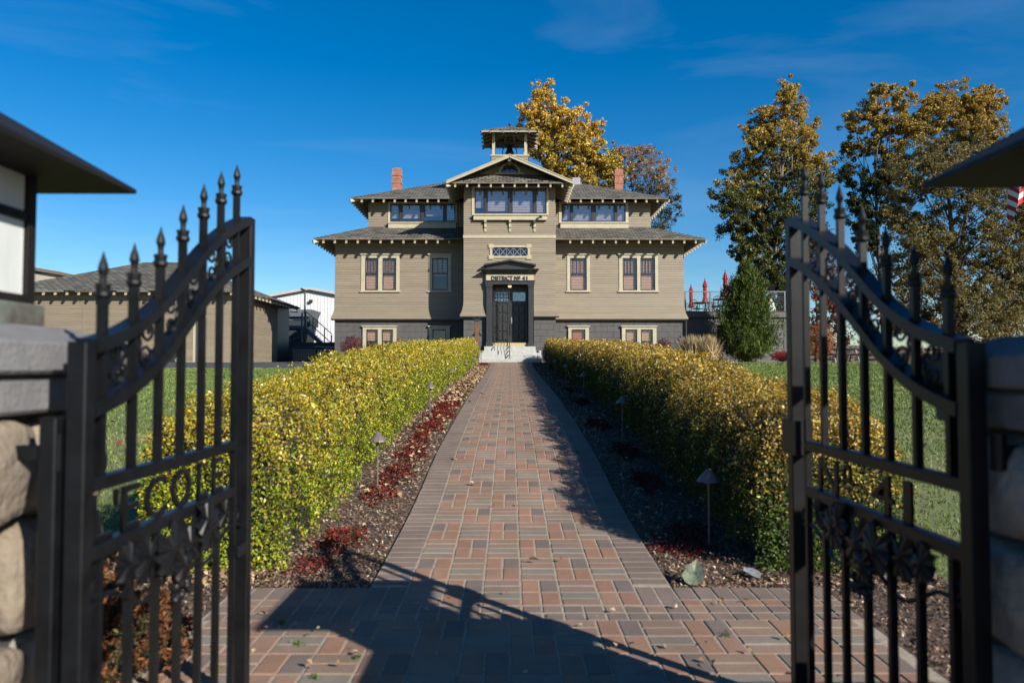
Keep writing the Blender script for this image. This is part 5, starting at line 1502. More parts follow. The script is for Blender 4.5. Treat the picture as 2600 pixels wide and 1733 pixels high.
hp = thing('grape_hopper', 'dark blue-grey steel hopper standing behind the platform', 'hopper', (-13.5, 50, 1.5))
YH = 49.5
MB().prism([(q(680,785,YH).x,q(0,785,YH).z),(q(791,785,YH).x,q(0,785,YH).z),(q(784,802,YH).x,q(0,803,YH).z),(q(680,802,YH).x,q(0,803,YH).z)], 'y', YH, YH+2.5).build('hopper_top', M['steel'], hp)
MB().box(q(690,803,YH).x, q(786,803,YH).x, YH+.2, YH+2.3, q(0,826,YH).z, q(0,803.2,YH).z).build('hopper_body', M['dark_steel'], hp)
MB().prism([(q(695,828,YH).x,q(0,826.2,YH).z),(q(782,828,YH).x,q(0,826.2,YH).z),(q(765,868,YH).x,1.5),(q(705,868,YH).x,1.5)], 'y', YH+.3, YH+2.2).build('hopper_chute', M['dark_steel'], hp)
cb = thing('control_box', 'grey electrical box on the platform railing', 'box', (q(760,790).x, YP, q(760,800).z))
MB().cbox(q(754.5,0).x, q(766,0).x, YP-.25, YP-.026, q(0,791).z, q(0,777).z, .01).build('cabinet', M['pole'], cb)
lp = thing('light_pole', 'thin dark pole with an angled yard light', 'lamp post', (q(774.5,850,47).x, 45.6, zw))
p0, p1 = P(774.5, 852, 45.6), P(774.5, 736, 45.6); MB().cyl((p0.x,45.6,1.5), p1, .06, .045, 8).build('pole', M['dark_steel'], lp)
MB().bar(p1+Vector((.02,0,-.05)), p1+Vector((-.25,0,.06)), .22, .14).build('lamp_head', M['charcoal'], lp)
def make_bin(l, r, t, b, Y, label):
    a, c = P(l, b, Y), P(r, t, Y); z0, z1 = g(Y)-.01, c.z
    tb = thing('harvest_bin', label, 'bin', ((a.x+c.x)/2, Y, z0), 'plastic bins by the yard wall')
    h = z1-z0; D = (c.x-a.x)*.9
    MB().cbox(a.x+.03, c.x-.03, Y+.03, Y+D-.03, z0+.16, z1-.02, .02).build('tub', M['bin'], tb)
    n = 9
    for k in range(n+1):
        x = a.x+(c.x-a.x)*k/n; MB().box(x-.012, x+.012, Y-.004, Y+.022, z0+.15, z1).build('cage_bar', M['tank'], tb)
    for k in range(5):
        z = z0+.16+(z1-z0-.18)*k/4; MB().box(a.x, c.x, Y-.022, Y-.0045, z-.012, z+.012).build('cage_bar', M['tank'], tb)
    for k in range(3):
        x = a.x+(c.x-a.x)*(k+.5)/3; MB().box(x-.14, x+.14, Y+.02, Y+D, z0, z0+.145).build('pallet_foot', M['bin'], tb)
    MB().cbox(a.x-.02, c.x+.02, Y-.03, Y+D, z1+.001, z1+.05, .01).build('rim', M['bin'], tb)
    return tb
make_bin(742, 801, 889, 918, 41.5, 'white caged plastic bin against the yard wall, nearer the shed')
make_bin(805, 846, 889, 918, 41.5, 'white caged plastic bin with a board above it, nearer the schoolhouse')
bd = thing('board', 'pale tilted board lying above the caged bin', 'board', (P(825,879,42).x, 42.2, 2.4))
MB().bar(P(803,879,42.2), P(850,882,42.2), .8, .06).build('plank', M['bin'], bd)
for px in (806, 846): MB().box(P(px,0,42.2).x-.03, P(px,0,42.2).x+.03, 42.4, 42.46, 1.45, PZ(881,42.2)-.03).build('support', M['tank'], bd)

# ================================================================== DECK
YK = 34.6; zd = PZ(790, YK); xk0, xk1 = XL+.16, PX(1999, YK)
dk_ = thing('deck', 'raised deck with charcoal lap walls and cable railing', 'deck', (10.4, YK, 1.5))
dwl = MB().box(xk0, xk1-.02, YK+.1, YK+14, 1.4, zd-.29).build('wall', M['deck_wall'], dk_)
z = 1.5
while z < zd-.35:
    MB().add([(xk0,YK-.018,z),(xk1-.15,YK-.018,z),(xk1-.15,YK,z+.128),(xk0,YK,z+.128),(xk0,YK+.1,z),(xk1-.15,YK+.1,z),(xk1-.15,YK+.1,z+.128),(xk0,YK+.1,z+.128)],
             [(0,1,2,3),(0,4,5,1),(3,2,6,7),(0,3,7,4),(1,5,6,2),(4,7,6,5)]).build('clapboard', M['deck_wall'], dwl); z += .125
MB().box(xk1-.149, xk1, YK-.03, YK+.1, 1.4, zd-.29).build('corner_board', M['deck_wall'], dwl)
MB().box(xk0, xk1+.12, YK-.12, YK+14.1, zd-.289, zd-.03).build('fascia', M['deck_wall'], dk_)
nb = 10
for k in range(nb):
    MB().box(xk0+(xk1+.12-xk0)*k/nb+.004, xk0+(xk1+.12-xk0)*(k+1)/nb-.004, YK-.14, YK+14.1, zd-.029, zd).build('deck_board', M['wood'], dk_)
zr2 = PZ(740, YK)
for px in (1741, 1804.5, 1868, 1931, 1994.5):
    x = PX(px, YK); MB().box(x-.03, x+.03, YK-.03, YK+.03, zd, zr2-.0205).build('rail_post', M['steel'], dk_)
MB().box(PX(1738,YK), PX(2000,YK), YK-.035, YK+.035, zr2-.02, zr2+.02).build('top_rail', M['steel'], dk_)
for k in range(10):
    z = zd+.08+(zr2-zd-.12)*k/9.5; MB().cyl((PX(1741,YK),YK,z),(PX(1994.5,YK),YK,z),.006,.006,5).build('cable', M['tank'], dk_)
MB().box(PX(1994,YK)-.03, PX(1994,YK)+.035, YK+.04, YK+13.9, zr2-.019, zr2+.021).build('top_rail', M['steel'], dk_)
# dark downpipe at the corner of the schoolhouse
dp = MB().cyl((XL+.05, YW-.06, 1.5),(XL+.05, YW-.06, SB-.06), .035, .035, 8).build('downpipe', M['charcoal'], school)

def umbrella(px, Y, top_py, label, bot_py=None):
    x = PX(px, Y); zt_ = PZ(top_py, Y); s = (zt_-zd)/2.25
    um = thing('patio_umbrella', label, 'umbrella', (x, Y, zd), 'closed red umbrellas on the deck')
    MB().lathe((x,Y,zd+.0005), [(.24,0),(.24,.05),(.05,.08),(.02,.2),(.02,2.2*s)], 12).build('pole', M['charcoal'], um)
    n = 16; prof = [(.015,2.2),(.055,2.08),(.125,1.80),(.08,1.77),(.09,1.5),(.08,1.25),(.12,1.05),(.15,.92),(.10,.86),(.02,.85)]
    vs, fs = [], []
    for i, (r, z) in enumerate(prof):
        for k in range(n):
            rr = r*(1+(.22 if k % 2 else -.18)*(1 if 0 < i < 9 else 0)); a = 2*math.pi*k/n
            vs.append((x+rr*math.cos(a), Y+rr*math.sin(a), zd+z*s))
    for i in range(len(prof)-1): fs += [(i*n+k, i*n+(k+1)%n, (i+1)*n+(k+1)%n, (i+1)*n+k) for k in range(n)]
    fs.append(tuple(range(n)))
    MB().add(vs, fs).build('folded_canopy', M['red'], um)
    MB().lathe((x,Y,zd+2.195*s), [(.012,0),(.03,.03),(.025,.06),(.003,.075)], 8).build('finial', M['charcoal'], um)
umbrella(1843.5, 36.5, 686, 'closed red umbrella beside the tall juniper, the tallest on the deck')
umbrella(1791.6, 39.8, 707, 'closed red umbrella between two others on the deck')
umbrella(1756, 42.6, 722, 'closed red umbrella nearest the schoolhouse wall, whole canopy in view')
umbrella(1737, 44.8, 735, 'closed red umbrella half hidden by the schoolhouse corner')
def patio_table(px, Y, label):
    x = PX(px, Y); t = thing('patio_table', label, 'table', (x, Y, zd), 'metal tables on the deck')
    MB().lathe((x,Y,zd+.70), [(.52,0),(.55,.01),(.55,.03),(.52,.035)], 20).build('table_top', M['charcoal'], t)
    for k in range(4):
        a = math.pi/4+k*math.pi/2; MB().bar((x+.42*math.cos(a),Y+.42*math.sin(a),zd),(x+.30*math.cos(a),Y+.30*math.sin(a),zd+.70),.03,.03).build('leg', M['charcoal'], t)
patio_table(1785, 38.2, 'dark round table before the middle red umbrella'); patio_table(1840, 36.2, 'dark round table under the tallest red umbrella')
ch = thing('patio_chair', 'black metal deck chair, first out from the schoolhouse wall', 'chair', (0,0,0), 'metal chairs on the deck', absolute=False)
MB().cbox(-.23,.23,-.23,.23,.42,.45,.006).build('seat', M['charcoal'], ch)
bkm = MB(); bkm.tube([(-.22,.22,.45),(-.23,.27,.80),(-.12,.29,.90),(.12,.29,.90),(.23,.27,.80),(.22,.22,.45)], .014, 6)
for k in (-.12,-.04,.04,.12): bkm.cyl((k,.225,.45),(k,.285,.88),.007,.007,5)
bkm.build('backrest', M['charcoal'], ch)
for sx in (-.21,.21):
    for sy in (-.21,.21): MB().bar((sx,sy,.42),(sx*1.1,sy*1.15,0),.022,.022).build('leg', M['charcoal'], ch)
    MB().tube([(sx,.24,.66),(sx*1.1,0,.67),(sx*1.1,-.2,.64),(sx,-.22,.45)], .012, 6).build('armrest', M['charcoal'], ch)
for i, (px, Y, r) in enumerate(((1752,40.2,.6),(1771,38.6,2.2),(1800,38.9,-1.9),(1812,37.4,.4),(1826,36.8,2.8),(1858,36.9,-1.2))):
    if i == 0: ch.location = (PX(px,Y), Y, zd); ch.rotation_euler = (0,0,r)
    else: dup(ch, (PX(px,Y), Y, zd), r, 'black metal deck chair, %s out from the schoolhouse wall' % ORD[i-1])
cv = thing('covered_heater', 'pale green-white cloth cover behind the tall juniper', 'cover', (PX(1960,36), 36, zd))
MB().lathe((PX(1955,36),36,zd), [(.30,0),(.30,.2),(.22,.5),(.10,.72),(.02,.80)], 14).build('cover_cloth', mat('pale_cover', (.55,.62,.55), .7, .15, 6), cv, smooth=True)

# ================================================================== TREES AND SHRUBS
def D(v): return v/0.90462                 # overview picture -> photo pixel

def limb(mb, a, b, r0, r1, sag=.1, n=5, w=.12):
    a, b = Vector(a), Vector(b); L = (b-a).length; pts = []
    off = Vector((random.uniform(-1,1), random.uniform(-1,1), random.uniform(-.3,.6)))*L*w
    for k in range(n+1):
        t = k/n; pts.append(a.lerp(b, t)+off*math.sin(math.pi*t))
    mb.tube(pts, [r0+(r1-r0)*k/n for k in range(n+1)], 6)

def tree(name, label, Y, base_px, lobes, pal_hi, pal_lo, n_leaf, leaf, clump=.42, trunk_r=.28, bark='bark', group='trees behind the schoolhouse', sparse=1.0, upright=.6, twigs=10, lo_frac=.4, depth=.8, hard=1.0):
    """lobes in overview pixels (x, y, rx, ry) at distance Y"""
    bx = PX(D(base_px), Y); z0 = g(Y)-.1
    t = thing(name, label, 'tree', (bx, Y, z0), group)
    k = Y/F_PX/0.90462; LB = []
    for (x, y, rx, ry) in lobes:
        c = P(D(x), D(y), Y); rr = rx*k
        LB.append((Vector((c.x, Y+random.uniform(-1,1)*depth*max(rr,1.2), c.z)), rx*k*1.2, max(rx*k*.9,.8), ry*k*1.2))
    tops = sorted(LB, key=lambda l: -l[0].z)
    top = tops[0][0]; tk = MB()
    pts = []; n = 10; H = top.z-z0
    xs_mid = sum(l[0].x for l in LB)/len(LB)
    for i in range(n+1):
        s = i/n; xx = bx+(xs_mid-bx)*min(1,s*1.4)*(1-s)+ (top.x-bx)*s*s
        pts.append(Vector((xx+math.sin(s*7+bx)*.12, Y+math.sin(s*5)*.15, z0+H*s)))
    tk.tube(pts, [trunk_r*(1-.88*i/n) for i in range(n+1)], 8)
    tko = tk.build('trunk', M[bark], t, smooth=True)
    br = MB(); CC = []
    for (c, rx, ry, rz) in LB:
        zi = z0+(c.z-z0)*random.uniform(.62,.8)-.2*H*.1; s = max(0.12, min(.95,(zi-z0)/H)); j = s*n; i = int(j); p = pts[i].lerp(pts[min(i+1,n)], j-i)
        limb(br, p, c, max(.03,trunk_r*.34*(1-s*.6)), .02, w=.10)
        m = 14+int(rx*rz*34*sparse)
        for _ in range(m):
            v = Vector(np.random.default_rng(random.randrange(1<<30)).normal(size=3)); 
            r = .56 if random.random() < .95 else .66
            v = Vector([max(-1.75, min(1.75, q_)) for q_ in v])
            cc = c+Vector((v.x*rx*r, v.y*ry*r, v.z*rz*r*1.08)); CC.append((cc, c))
    for cc, c in random.sample(CC, min(len(CC), twigs*len(LB))): limb(br, c+(cc-c)*.1-Vector((0,0,.15)), cc, .022, .006, n=3, w=.08)
    br.build('branches', M[bark], t)
    CCn = np.array([c[0][:] for c in CC]); nc = len(CCn)
    w = RNG.uniform(.3,1.7,nc); idx = RNG.choice(nc, n_leaf, p=w/w.sum())
    rad = RNG.uniform(.45,1.35,nc)*clump*.74
    off = RNG.normal(0,1,(n_leaf,3)); off /= np.linalg.norm(off,axis=1,keepdims=True); off *= (RNG.uniform(0,1,(n_leaf,1))**.5)
    off[:,2] *= .8
    pos = CCn[idx]+off*rad[idx][:,None]*1.25
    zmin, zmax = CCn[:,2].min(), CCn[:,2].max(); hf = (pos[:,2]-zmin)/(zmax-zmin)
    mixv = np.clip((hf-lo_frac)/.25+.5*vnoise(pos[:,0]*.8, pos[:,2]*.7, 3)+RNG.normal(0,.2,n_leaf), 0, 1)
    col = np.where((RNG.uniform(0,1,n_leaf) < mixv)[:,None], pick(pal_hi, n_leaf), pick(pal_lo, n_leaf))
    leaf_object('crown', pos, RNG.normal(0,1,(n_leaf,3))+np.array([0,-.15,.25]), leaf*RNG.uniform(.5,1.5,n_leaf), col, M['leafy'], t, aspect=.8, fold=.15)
    return t
GOLD = [((.80,.50,.055),4),((.90,.62,.10),3),((.56,.32,.045),2),((.92,.74,.28),1.6),((.42,.33,.06),1.4)]
GOL2 = [((.58,.38,.06),4),((.66,.47,.10),2.5),((.40,.26,.055),2),((.24,.21,.055),3),((.62,.47,.18),1)]
OLIV = [((.15,.16,.04),4),((.22,.22,.06),3),((.085,.10,.03),3),((.40,.31,.08),1.8)]
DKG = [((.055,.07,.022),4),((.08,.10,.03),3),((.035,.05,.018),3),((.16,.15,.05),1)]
WIL = [((.20,.165,.055),4),((.27,.215,.075),3),((.13,.115,.045),3),((.36,.26,.09),1)]
tree('poplar_tree', 'golden cottonwood rising directly behind the bell cupola', 56, 1290,
     [(1245,222,20,26),(1222,268,24,22),(1268,262,28,30),(1250,308,38,28),(1300,300,38,32),(1332,300,28,22),(1368,285,16,14),(1352,318,20,18),(1222,330,22,30),(1272,350,46,32),(1330,350,42,32),(1375,378,36,28),(1300,395,60,26),(1390,402,34,22),(1418,395,18,22),(1350,420,50,22)],
     GOLD, GOLD[:3]+OLIV[:2], 66000, .14, clump=.34, trunk_r=.25, bark='pale_bark')
RUS = [((.46,.25,.09),3),((.52,.32,.11),2.5),((.36,.18,.09),2),((.26,.23,.09),2.5)]
SLT = [((.06,.075,.05),3),((.09,.10,.06),3),((.12,.10,.05),2)]
tree('locust_tree', 'thin russet tree with open twiggy crown beside the brick chimney', 62, 1470,
     [(1440,348,30,14),(1478,352,22,12),(1490,378,36,18),(1446,392,38,26),(1510,405,26,18),(1524,436,26,18),(1478,432,40,24),(1540,468,18,12),(1500,478,30,18),(1535,498,22,10),(1512,520,20,14),(1460,470,34,22)],
     RUS, SLT, 19000, .11, clump=.36, trunk_r=.2, twigs=16, sparse=1.1, lo_frac=.42)
tree('poplar_tree', 'tall poplar, golden top over dark green, above the red umbrellas', 47, 1770,
     [(1812,208,13,20),(1800,240,26,22),(1755,262,16,16),(1775,290,42,30),(1838,248,22,12),(1845,292,28,14),(1742,330,42,30),(1810,330,44,34),(1862,316,22,16),(1722,376,40,30),(1790,388,50,36),(1858,366,36,26),(1886,376,22,20),(1712,424,38,26),(1664,448,22,22),(1682,484,32,28),(1762,448,54,36),(1840,436,44,34),(1728,505,46,32),(1680,530,26,18),(1800,505,50,36),(1738,556,40,32),(1800,565,46,32),(1740,600,32,20),(1862,490,26,26),(1815,620,40,24),(1715,575,30,26),(1750,635,40,22),(1800,655,40,22),(1850,560,26,26)],
     GOL2, OLIV[:3]+DKG[:1], 130000, .112, clump=.32, trunk_r=.22, bark='pale_bark', lo_frac=.46, group='trees beyond the deck')
tree('poplar_tree', 'ragged poplar with amber crown and dark lower boughs behind the gate', 50, 2030,
     [(2012,215,14,16),(2058,232,24,18),(2000,262,26,22),(1958,276,18,16),(2030,288,40,26),(2082,296,30,26),(2012,328,32,26),(2062,358,36,34),(1965,330,16,16),(2040,420,38,36),(1956,386,20,22),(1985,420,26,26),(1978,480,32,32),(2030,492,38,36),(1972,536,22,22),(2010,560,26,22)],
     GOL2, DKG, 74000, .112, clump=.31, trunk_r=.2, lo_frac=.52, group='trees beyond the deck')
tree('poplar_tree', 'broad amber poplar crown topping the olive willow', 54, 2190,
     [(2178,222,34,20),(2140,246,30,20),(2222,236,30,20),(2272,222,28,24),(2252,246,30,20),(2182,268,54,26),(2122,288,36,26),(2262,288,36,26),(2200,310,60,26),(2280,330,40,26)],
     GOL2+[((.32,.17,.04),2)], OLIV, 60000, .115, clump=.33, trunk_r=.25, lo_frac=.1, group='trees beyond the deck')
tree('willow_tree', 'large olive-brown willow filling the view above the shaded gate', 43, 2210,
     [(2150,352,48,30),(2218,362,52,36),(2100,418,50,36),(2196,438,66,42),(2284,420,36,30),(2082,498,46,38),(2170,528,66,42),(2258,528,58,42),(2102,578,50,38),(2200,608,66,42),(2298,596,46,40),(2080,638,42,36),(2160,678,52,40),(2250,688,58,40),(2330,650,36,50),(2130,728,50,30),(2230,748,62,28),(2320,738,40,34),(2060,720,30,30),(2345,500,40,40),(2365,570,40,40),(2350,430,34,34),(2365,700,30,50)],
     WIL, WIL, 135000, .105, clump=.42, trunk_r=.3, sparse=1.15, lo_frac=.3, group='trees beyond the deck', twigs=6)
TWG = [((.16,.07,.05),3),((.22,.10,.06),2),((.10,.06,.05),2)]
tree('plum_tree', 'nearly bare reddish twiggy tree behind the second juniper', 42, 1880,
     [(1868,566,36,28),(1884,612,34,34),(1842,596,22,20),(1900,640,26,26),(1850,640,26,22)], TWG, TWG, 6000, .08, clump=.35, trunk_r=.12, twigs=30, sparse=1.6, group='trees beyond the deck')
PUR = [((.16,.035,.03),3),((.22,.05,.03),2),((.10,.03,.03),3),((.26,.10,.05),1)]
tree('plum_tree', 'purple-leaved small tree seen through the shaded gate', 40, 1925,
     [(1902,652,28,24),(1890,700,32,32),(1930,700,32,36),(1962,662,24,28),(1942,758,28,24),(1898,752,24,20),(1975,720,20,26)], PUR, PUR, 9500, .10, clump=.3, trunk_r=.10, twigs=14, sparse=1.2, group='trees beyond the deck')

def juniper(x, Y, h, r, n, label, pal):
    z0 = g(Y); t = thing('juniper', label, 'juniper', (x, Y, z0), 'upright junipers by the deck')
    MB().tube([(x,Y,z0-.1),(x,Y,z0+h*.5),(x,Y,z0+h*.9)], [.10,.07,.02], 7).build('trunk', M['bark'], t)
    pos, td, cl = [], [], []
    nb = 300
    for b in range(nb):
        s = (b+.5)/nb; a = b*2.399; hz = h*(.02+.93*s)
        prof = r*min(1, (s/.10)**.5 if s < .10 else 1)*(1-s**2.2)**.8*(1+.12*math.sin(a*3+s*9)+.10*math.sin(a*2-s*14))*RNG.uniform(.66,1.2)
        m = n//nb
        tipx, tipy = x+prof*math.cos(a), Y+prof*math.sin(a)
        u = RNG.uniform(.35,1.05,m)**.6; sp = RNG.normal(0,.075*r/1.2,(m,3))
        P_ = np.stack([x+(tipx-x)*u, Y+(tipy-Y)*u, z0+hz+u*.34*h*.1+(u-.6)*.2],1)+sp*np.array([1,1,1.8])
        pos.append(P_); td.append(np.tile([math.cos(a)*.35, math.sin(a)*.35, 1.0],(m,1))+RNG.normal(0,.28,(m,3)))
        cl.append(pick(pal, m)*(.8+.35*random.random()))
    pos, td, cl = np.concatenate(pos), np.concatenate(td), np.concatenate(cl); k = len(pos)
    pos[:,2] = np.maximum(pos[:,2], z0+.03)
    leaf_object('crown', pos, RNG.normal(0,1,(k,3)), .17*RNG.uniform(.6,1.3,k), cl, M['leafy'], t, aspect=.22, fold=.06, tdir=td)
JUN = [((.085,.135,.022),4),((.13,.18,.03),3),((.04,.065,.016),3),((.18,.19,.04),1)]
juniper(PX(1897,32.4), 32.4, PZ(672,32.4)-g(32.4), 1.30, 30000, 'big bushy upright juniper in front of the deck wall', JUN)
juniper(PX(2002,39.5), 39.5, PZ(708,39.5)-g(39.5), 1.05, 15000, 'slimmer juniper behind the corner of the deck', JUN)

def grass_clump(px, Y, h, label):
    x = PX(px, Y); z0 = g(Y); t = thing('ornamental_grass', label, 'grass clump', (x, Y, z0), 'feather grasses by the deck')
    for nm, n, hh, sp, pal, w in (('plumes', 1500, h, .34, [((.62,.47,.26),4),((.70,.57,.36),2),((.46,.33,.17),2)], .05), ('blades', 1400, h*.55, .42, [((.22,.23,.06),3),((.33,.28,.10),2),((.12,.15,.04),2)], .05)):
        a = RNG.uniform(0,2*math.pi,n); r = np.abs(RNG.normal(0,.5,n)); L = hh*RNG.uniform(.6,1.05,n)
        td = np.stack([np.cos(a)*r*sp*1.3, np.sin(a)*r*sp*1.3, np.ones(n)],1)
        base = np.stack([x+np.cos(a)*r*.16, Y+np.sin(a)*r*.16, np.full(n,z0)],1)
        nn = td/np.linalg.norm(td,axis=1,keepdims=True)
        leaf_object(nm, base+nn*L[:,None]*.5, RNG.normal(0,1,(n,3)), L, pick(pal,n), M['leafy_dry'], t, aspect=.028, fold=.01, tdir=td)
grass_clump(1757, 31.6, 1.2, 'tan feather grass clump closer to the schoolhouse corner')
grass_clump(1797, 31.3, 1.2, 'tan feather grass clump next to the big juniper')

def shrub(name, px, Y, w, h, n, leaf, pal, label, cat='shrub', group=None):
    x = PX(px, Y); z0 = g(Y); t = thing(name, label, cat, (x, Y, z0), group)
    st = MB()
    for k in range(14):
        a = random.uniform(0,6.28); q_ = random.random()**.5; limb(st, (x+random.uniform(-.05,.05),Y,z0-.03), (x+w/2*q_*math.cos(a), Y+w/2*q_*math.sin(a), z0+h*random.uniform(.55,.98)), .012, .004, n=4)
    st.build('stems', M['bark'], t)
    v = RNG.normal(0,1,(n,3)); v /= np.linalg.norm(v,axis=1,keepdims=True); r = RNG.uniform(0,1,n)**.4*(1+.2*np.sin(v[:,0]*6+x)*np.sin(v[:,2]*7))
    pos = np.stack([x+v[:,0]*r*w/2, Y+v[:,1]*r*w/2, z0+h*.52+v[:,2]*r*h*.5],1); pos[:,2] = np.maximum(pos[:,2], z0+.02)
    leaf_object('foliage', pos, RNG.normal(0,1,(n,3))+np.array([0,-.2,.4]), leaf*RNG.uniform(.7,1.3,n), pick(pal,n), M['leafy'], t, aspect=.6)
BAR = [((.16,.03,.035),3),((.24,.05,.045),2),((.09,.025,.03),3)]
CRM = [((.36,.02,.04),3),((.45,.04,.06),2),((.22,.015,.03),2)]
ORG = [((.46,.14,.03),3),((.36,.09,.02),3),((.52,.22,.05),2),((.22,.07,.02),2)]
shrub('barberry_bush', 893, 31.6, 1.0, 1.15, 3200, .05, BAR, 'dark purple barberry before the paired basement window', 'bush')
shrub('barberry_bush', 955, 31.8, .8, .75, 1500, .05, OLIV[:2]+BAR[:1], 'low brownish bush under the paired basement window', 'bush')
shrub('barberry_bush', 1018, 31.6, .9, .9, 2400, .05, CRM, 'bright crimson bush behind the sunlit hedge', 'bush')
shrub('green_bush', 1075, 31.9, .8, .95, 1500, .05, DKG, 'small green bush in the shadow of the entrance bay', 'bush')
shrub('green_bush', 1458, 31.9, .7, .95, 1500, .05, OLIV[:2]+DKG[:2], 'small green bush under the single basement window', 'bush')
shrub('barberry_bush', 1682, 31.7, .85, 1.0, 2600, .05, BAR, 'dark red barberry at the sunny corner of the schoolhouse', 'bush')
shrub('barberry_bush', 1620, 31.6, 1.5, .75, 2200, .05, BAR+[((.30,.12,.10),2)], 'low reddish bush under the sunlit paired basement window', 'bush')
shrub('barberry_bush', 1556, 31.9, .8, .7, 900, .05, BAR+[((.34,.20,.17),2)], 'thin pinkish bush beside the sunlit paired basement window', 'bush')
shrub('barberry_bush', 1985, 33.6, 1.0, .5, 2200, .05, CRM, 'low crimson bush at the foot of the deck corner', 'bush')
shrub('barberry_bush', 2022, 33.2, .9, .5, 2200, .05, CRM+BAR, 'low crimson bush half behind the gate bars', 'bush')
shrub('burning_bush', 2025, 36.6, 1.5, 1.7, 4200, .07, ORG, 'orange-red burning bush beyond the deck corner', 'bush')
shrub('burning_bush', 2085, 36.4, 1.3, 1.9, 4200, .07, ORG, 'coppery upright bush seen through the gate bars', 'bush')
DED = [((.34,.13,.05),4),((.24,.09,.04),3),((.16,.10,.05),3),((.10,.10,.045),2),((.055,.085,.035),2.2)]
def scrub(cx, cy, r, h, n, label):
    z0 = g(cy); t = thing('creeping_juniper', label, 'juniper', (cx, cy, z0))
    st = MB()
    for k in range(22):
        a = random.uniform(0,6.28); q_ = random.random()**.5; limb(st, (cx,cy,z0-.02), (cx+r*q_*math.cos(a), cy+r*q_*math.sin(a), z0+h*random.uniform(.4,1)*(1-.5*q_)), .010, .003, n=4)
    st.build('stems', M['bark'], t)
    nb = 240; m = n//nb; pos = []; td = []; cl = []
    for b in range(nb):
        a = RNG.uniform(0,6.28); q_ = RNG.uniform(0,1)**.5; c = np.array([cx+r*q_*math.cos(a), cy+r*q_*math.sin(a), z0+.03+h*(1-q_*q_*.75)*RNG.uniform(.3,1)])
        d = np.array([math.cos(a)*.8, math.sin(a)*.8, RNG.uniform(.1,1)]); d /= np.linalg.norm(d)
        u = RNG.uniform(-.06,.06,m); pos.append(c+d*u[:,None]+RNG.normal(0,.010,(m,3))); td.append(np.tile(d,(m,1))+RNG.normal(0,.45,(m,3)))
        w = RNG.uniform(0,1); pal = DED[:3] if w < .62 else DED[2:]
        cl.append(pick(pal,m)*RNG.uniform(.6,1.2))
    pos, td, cl = np.concatenate(pos), np.concatenate(td), np.concatenate(cl); k = len(pos)
    leaf_object('foliage', pos, RNG.normal(0,1,(k,3)), .028*RNG.uniform(.6,1.4,k), cl, M['leafy_dry'], t, aspect=.2, tdir=td)
scrub(-1.62, 2.85, .36, .50, 22000, 'low juniper gone orange and brown beside the sunlit pillar')
scrub(-1.50, 2.30, .26, .34, 11000, 'small half-green browning juniper close to the pillar base')

# low kerb block by the grasses
kb = thing('kerb_stone', 'pale stone kerb block beside the feather grass', 'kerb', (PX(1733,31), 31.0, g(31)))
MB().cbox(PX(1718,31), PX(1748,31), 30.9, 31.2, g(31)-.05, PZ(905,31), .02).build('stone', M['concrete'], kb)

# picnic table beyond the lawn
pt = thing('picnic_table', 'grey picnic table at the far lawn edge, seen through the gate', 'table', (PX(2135,36), 36, g(36)))
xp, yp, zp = PX(2137,38), 38.0, g(38)
MB().cbox(xp-.8, xp+.8, yp-.36, yp+.36, zp+.70, zp+.74, .005).build('table_top', M['dark_steel'], pt)
for s in (-1, 1):
    MB().cbox(xp-.8, xp+.8, yp+s*.72-.13, yp+s*.72+.13, zp+.42, zp+.455, .005).build('bench', M['dark_steel'], pt)
    for s2 in (-1, 1): MB().bar((xp+s*.6, yp+s2*.7, zp), (xp+s*.6, yp+s2*.2, zp+.70), .05, .05).build('leg', M['pole'], pt)
    MB().bar((xp+s*.6, yp-.8, zp+.40), (xp+s*.6, yp+.8, zp+.40), .04, .04).build('brace', M['dark_steel'], pt)

# dry brush hillside beyond the road
n1, n2 = 60, 14; vs = []; fs = []
for j in range(n2):
    yv = 70+j*9
    for i in range(n1):
        xv = 15+i*4.2; t_ = j/(n2-1); vs.append((xv, yv, 1.2+5.2*(t_**1.2)*(1+.25*math.sin(xv*.11+j*.5))*min(1,(xv-15)/25)))
for j in range(n2-1): fs += [(j*n1+i, j*n1+i+1, (j+1)*n1+i+1, (j+1)*n1+i) for i in range(n1-1)]
o = MB().add(vs, fs).build('hillside', M['field'], fixn=False, smooth=True); tag(o, 'dry brown hillside beyond the lane', kind='structure')
cs = []
n = 30000; cxs = RNG.uniform(16,150,420); cys = RNG.uniform(48,120,420); idx = RNG.integers(0,420,n)
rr = RNG.uniform(.5,1.5,420)
off = RNG.normal(0,1,(n,3)); off /= np.linalg.norm(off,axis=1,keepdims=True); off *= RNG.uniform(0,1,(n,1))**.4
hz = np.interp(cys,[48,70,120],[1.45,1.4,3.0])
pos = np.stack([cxs[idx]+off[:,0]*rr[idx]*1.3, cys[idx]+off[:,1]*rr[idx], hz[idx]+rr[idx]*.6+off[:,2]*rr[idx]*.8],1)
o = leaf_object('brush', pos, RNG.normal(0,1,(n,3)), .26*RNG.uniform(.6,1.4,n), pick([((.24,.18,.12),4),((.32,.25,.17),2),((.14,.11,.08),3),((.20,.09,.05),1)],n), M['leafy_dry'], aspect=.3)
tag(o, 'dry grey-brown brush covering the far slope', 'brush', kind='stuff')
# far rail fence
ff = thing('rail_fence', 'pale horizontal rail fence along the lane', 'fence', (20, 46, 1.5))
for k in range(9): MB().box(16+2.6*k-.05, 16+2.6*k+.05, 45.95, 46.05, 1.3, 2.55).build('post', M['wood'], ff)
for z in (1.75, 2.05, 2.35): MB().box(15.8, 37, 45.90, 45.94, z-.06, z+.06).build('rail', mat('fence_rail', (.34,.25,.17), .8, .15), ff)

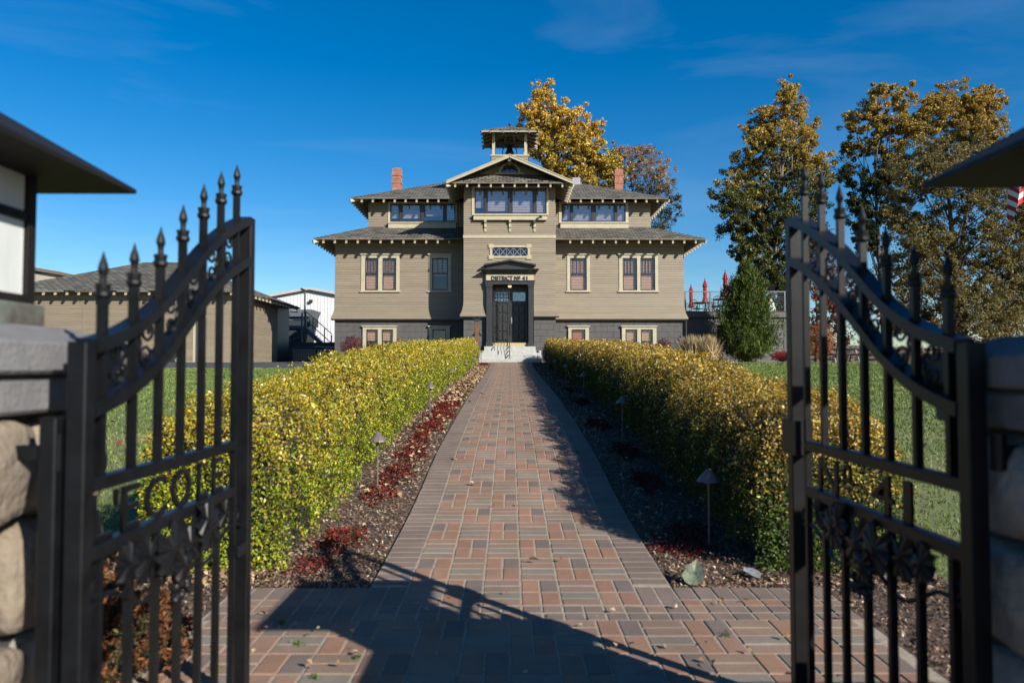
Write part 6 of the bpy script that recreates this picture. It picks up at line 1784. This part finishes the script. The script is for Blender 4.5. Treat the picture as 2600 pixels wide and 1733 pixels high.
# flag
YF = 22.0
fp = thing('flagpole', 'slim metal flagpole at the edge of the lawn', 'flagpole', (PX(2645,YF), YF, g(YF)))
xf = PX(2645, YF)
MB().cyl((xf,YF,g(YF)),(xf,YF,10.2),.06,.04,10).build('pole', M['pole'], fp)
MB().lathe((xf,YF,10.2), [(.03,0),(.07,.05),(.07,.09),(.02,.14)], 10).build('ball', M['pole'], fp)
m, nt, b = _pr('flag_cloth'); b.inputs['Roughness'].default_value = .8
uvn = nt.nodes.new('ShaderNodeTexCoord'); sx_ = nt.nodes.new('ShaderNodeSeparateXYZ'); nt.links.new(uvn.outputs['UV'], sx_.inputs['Vector'])
def mth(op, a, b_=None):
    nd_ = nt.nodes.new('ShaderNodeMath'); nd_.operation = op
    for i_, q_ in enumerate((a, b_)):
        if q_ is None: continue
        if isinstance(q_, (int, float)): nd_.inputs[i_].default_value = q_
        else: nt.links.new(q_, nd_.inputs[i_])
    return nd_.outputs[0]
st_ = mth('LESS_THAN', mth('FRACT', mth('MULTIPLY', sx_.outputs['Y'], 6.5)), .5)
can = mth('MULTIPLY', mth('LESS_THAN', sx_.outputs['X'], .4), mth('GREATER_THAN', sx_.outputs['Y'], .4615))
su = mth('SUBTRACT', mth('FRACT', mth('MULTIPLY', sx_.outputs['X'], 15.0)), .5); sv = mth('SUBTRACT', mth('FRACT', mth('MULTIPLY', sx_.outputs['Y'], 16.7)), .5)
star = mth('LESS_THAN', mth('ADD', mth('MULTIPLY', su, su), mth('MULTIPLY', sv, sv)), .07)
mixA = nt.nodes.new('ShaderNodeMix'); mixA.data_type = 'RGBA'; mixA.inputs['A'].default_value = (.55,.53,.50,1); mixA.inputs['B'].default_value = (.30,.012,.022,1); nt.links.new(st_, mixA.inputs['Factor'])
mixC = nt.nodes.new('ShaderNodeMix'); mixC.data_type = 'RGBA'; mixC.inputs['A'].default_value = (.02,.03,.10,1); mixC.inputs['B'].default_value = (.7,.7,.7,1); nt.links.new(star, mixC.inputs['Factor'])
mixB = nt.nodes.new('ShaderNodeMix'); mixB.data_type = 'RGBA'; nt.links.new(can, mixB.inputs['Factor']); nt.links.new(mixA.outputs['Result'], mixB.inputs['A']); nt.links.new(mixC.outputs['Result'], mixB.inputs['B'])
nt.links.new(mixB.outputs['Result'], b.inputs['Base Color']); M['flag'] = m
fg = MB(); nu, nv = 26, 14; vs = []; fs = []; uvs = []
zt_ = PZ(300, YF); hoist = 2.3
for i in range(nu+1):
    u = i/nu
    for j in range(nv+1):
        v = j/nv
        # limp cloth: fly end falls down beside the pole in folds
        ang = min(1, u*1.6)*1.15
        x = xf-.05-.62*math.sin(ang)-.25*u*(1-v)*.6-.05*math.sin(u*16+v*3)
        z = zt_-hoist*(1-v)-1.5*u**1.2*(.55+.45*v)+.04*math.sin(u*9)
        y = YF-.10*math.sin(u*13+v*2.5)-.16*math.sin(u*6+v)
        vs.append((x, y, z))
for i in range(nu):
    for j in range(nv):
        a = i*(nv+1)+j; fs.append((a, a+nv+1, a+nv+2, a+1)); uvs.append([(i/nu,j/nv),((i+1)/nu,j/nv),((i+1)/nu,(j+1)/nv),(i/nu,(j+1)/nv)])
fl = MB().add(vs, fs, uvs).build('flag', M['flag'], smooth=True, fixn=False); tag(fl, 'limp red white and blue striped flag on the flagpole', 'flag')
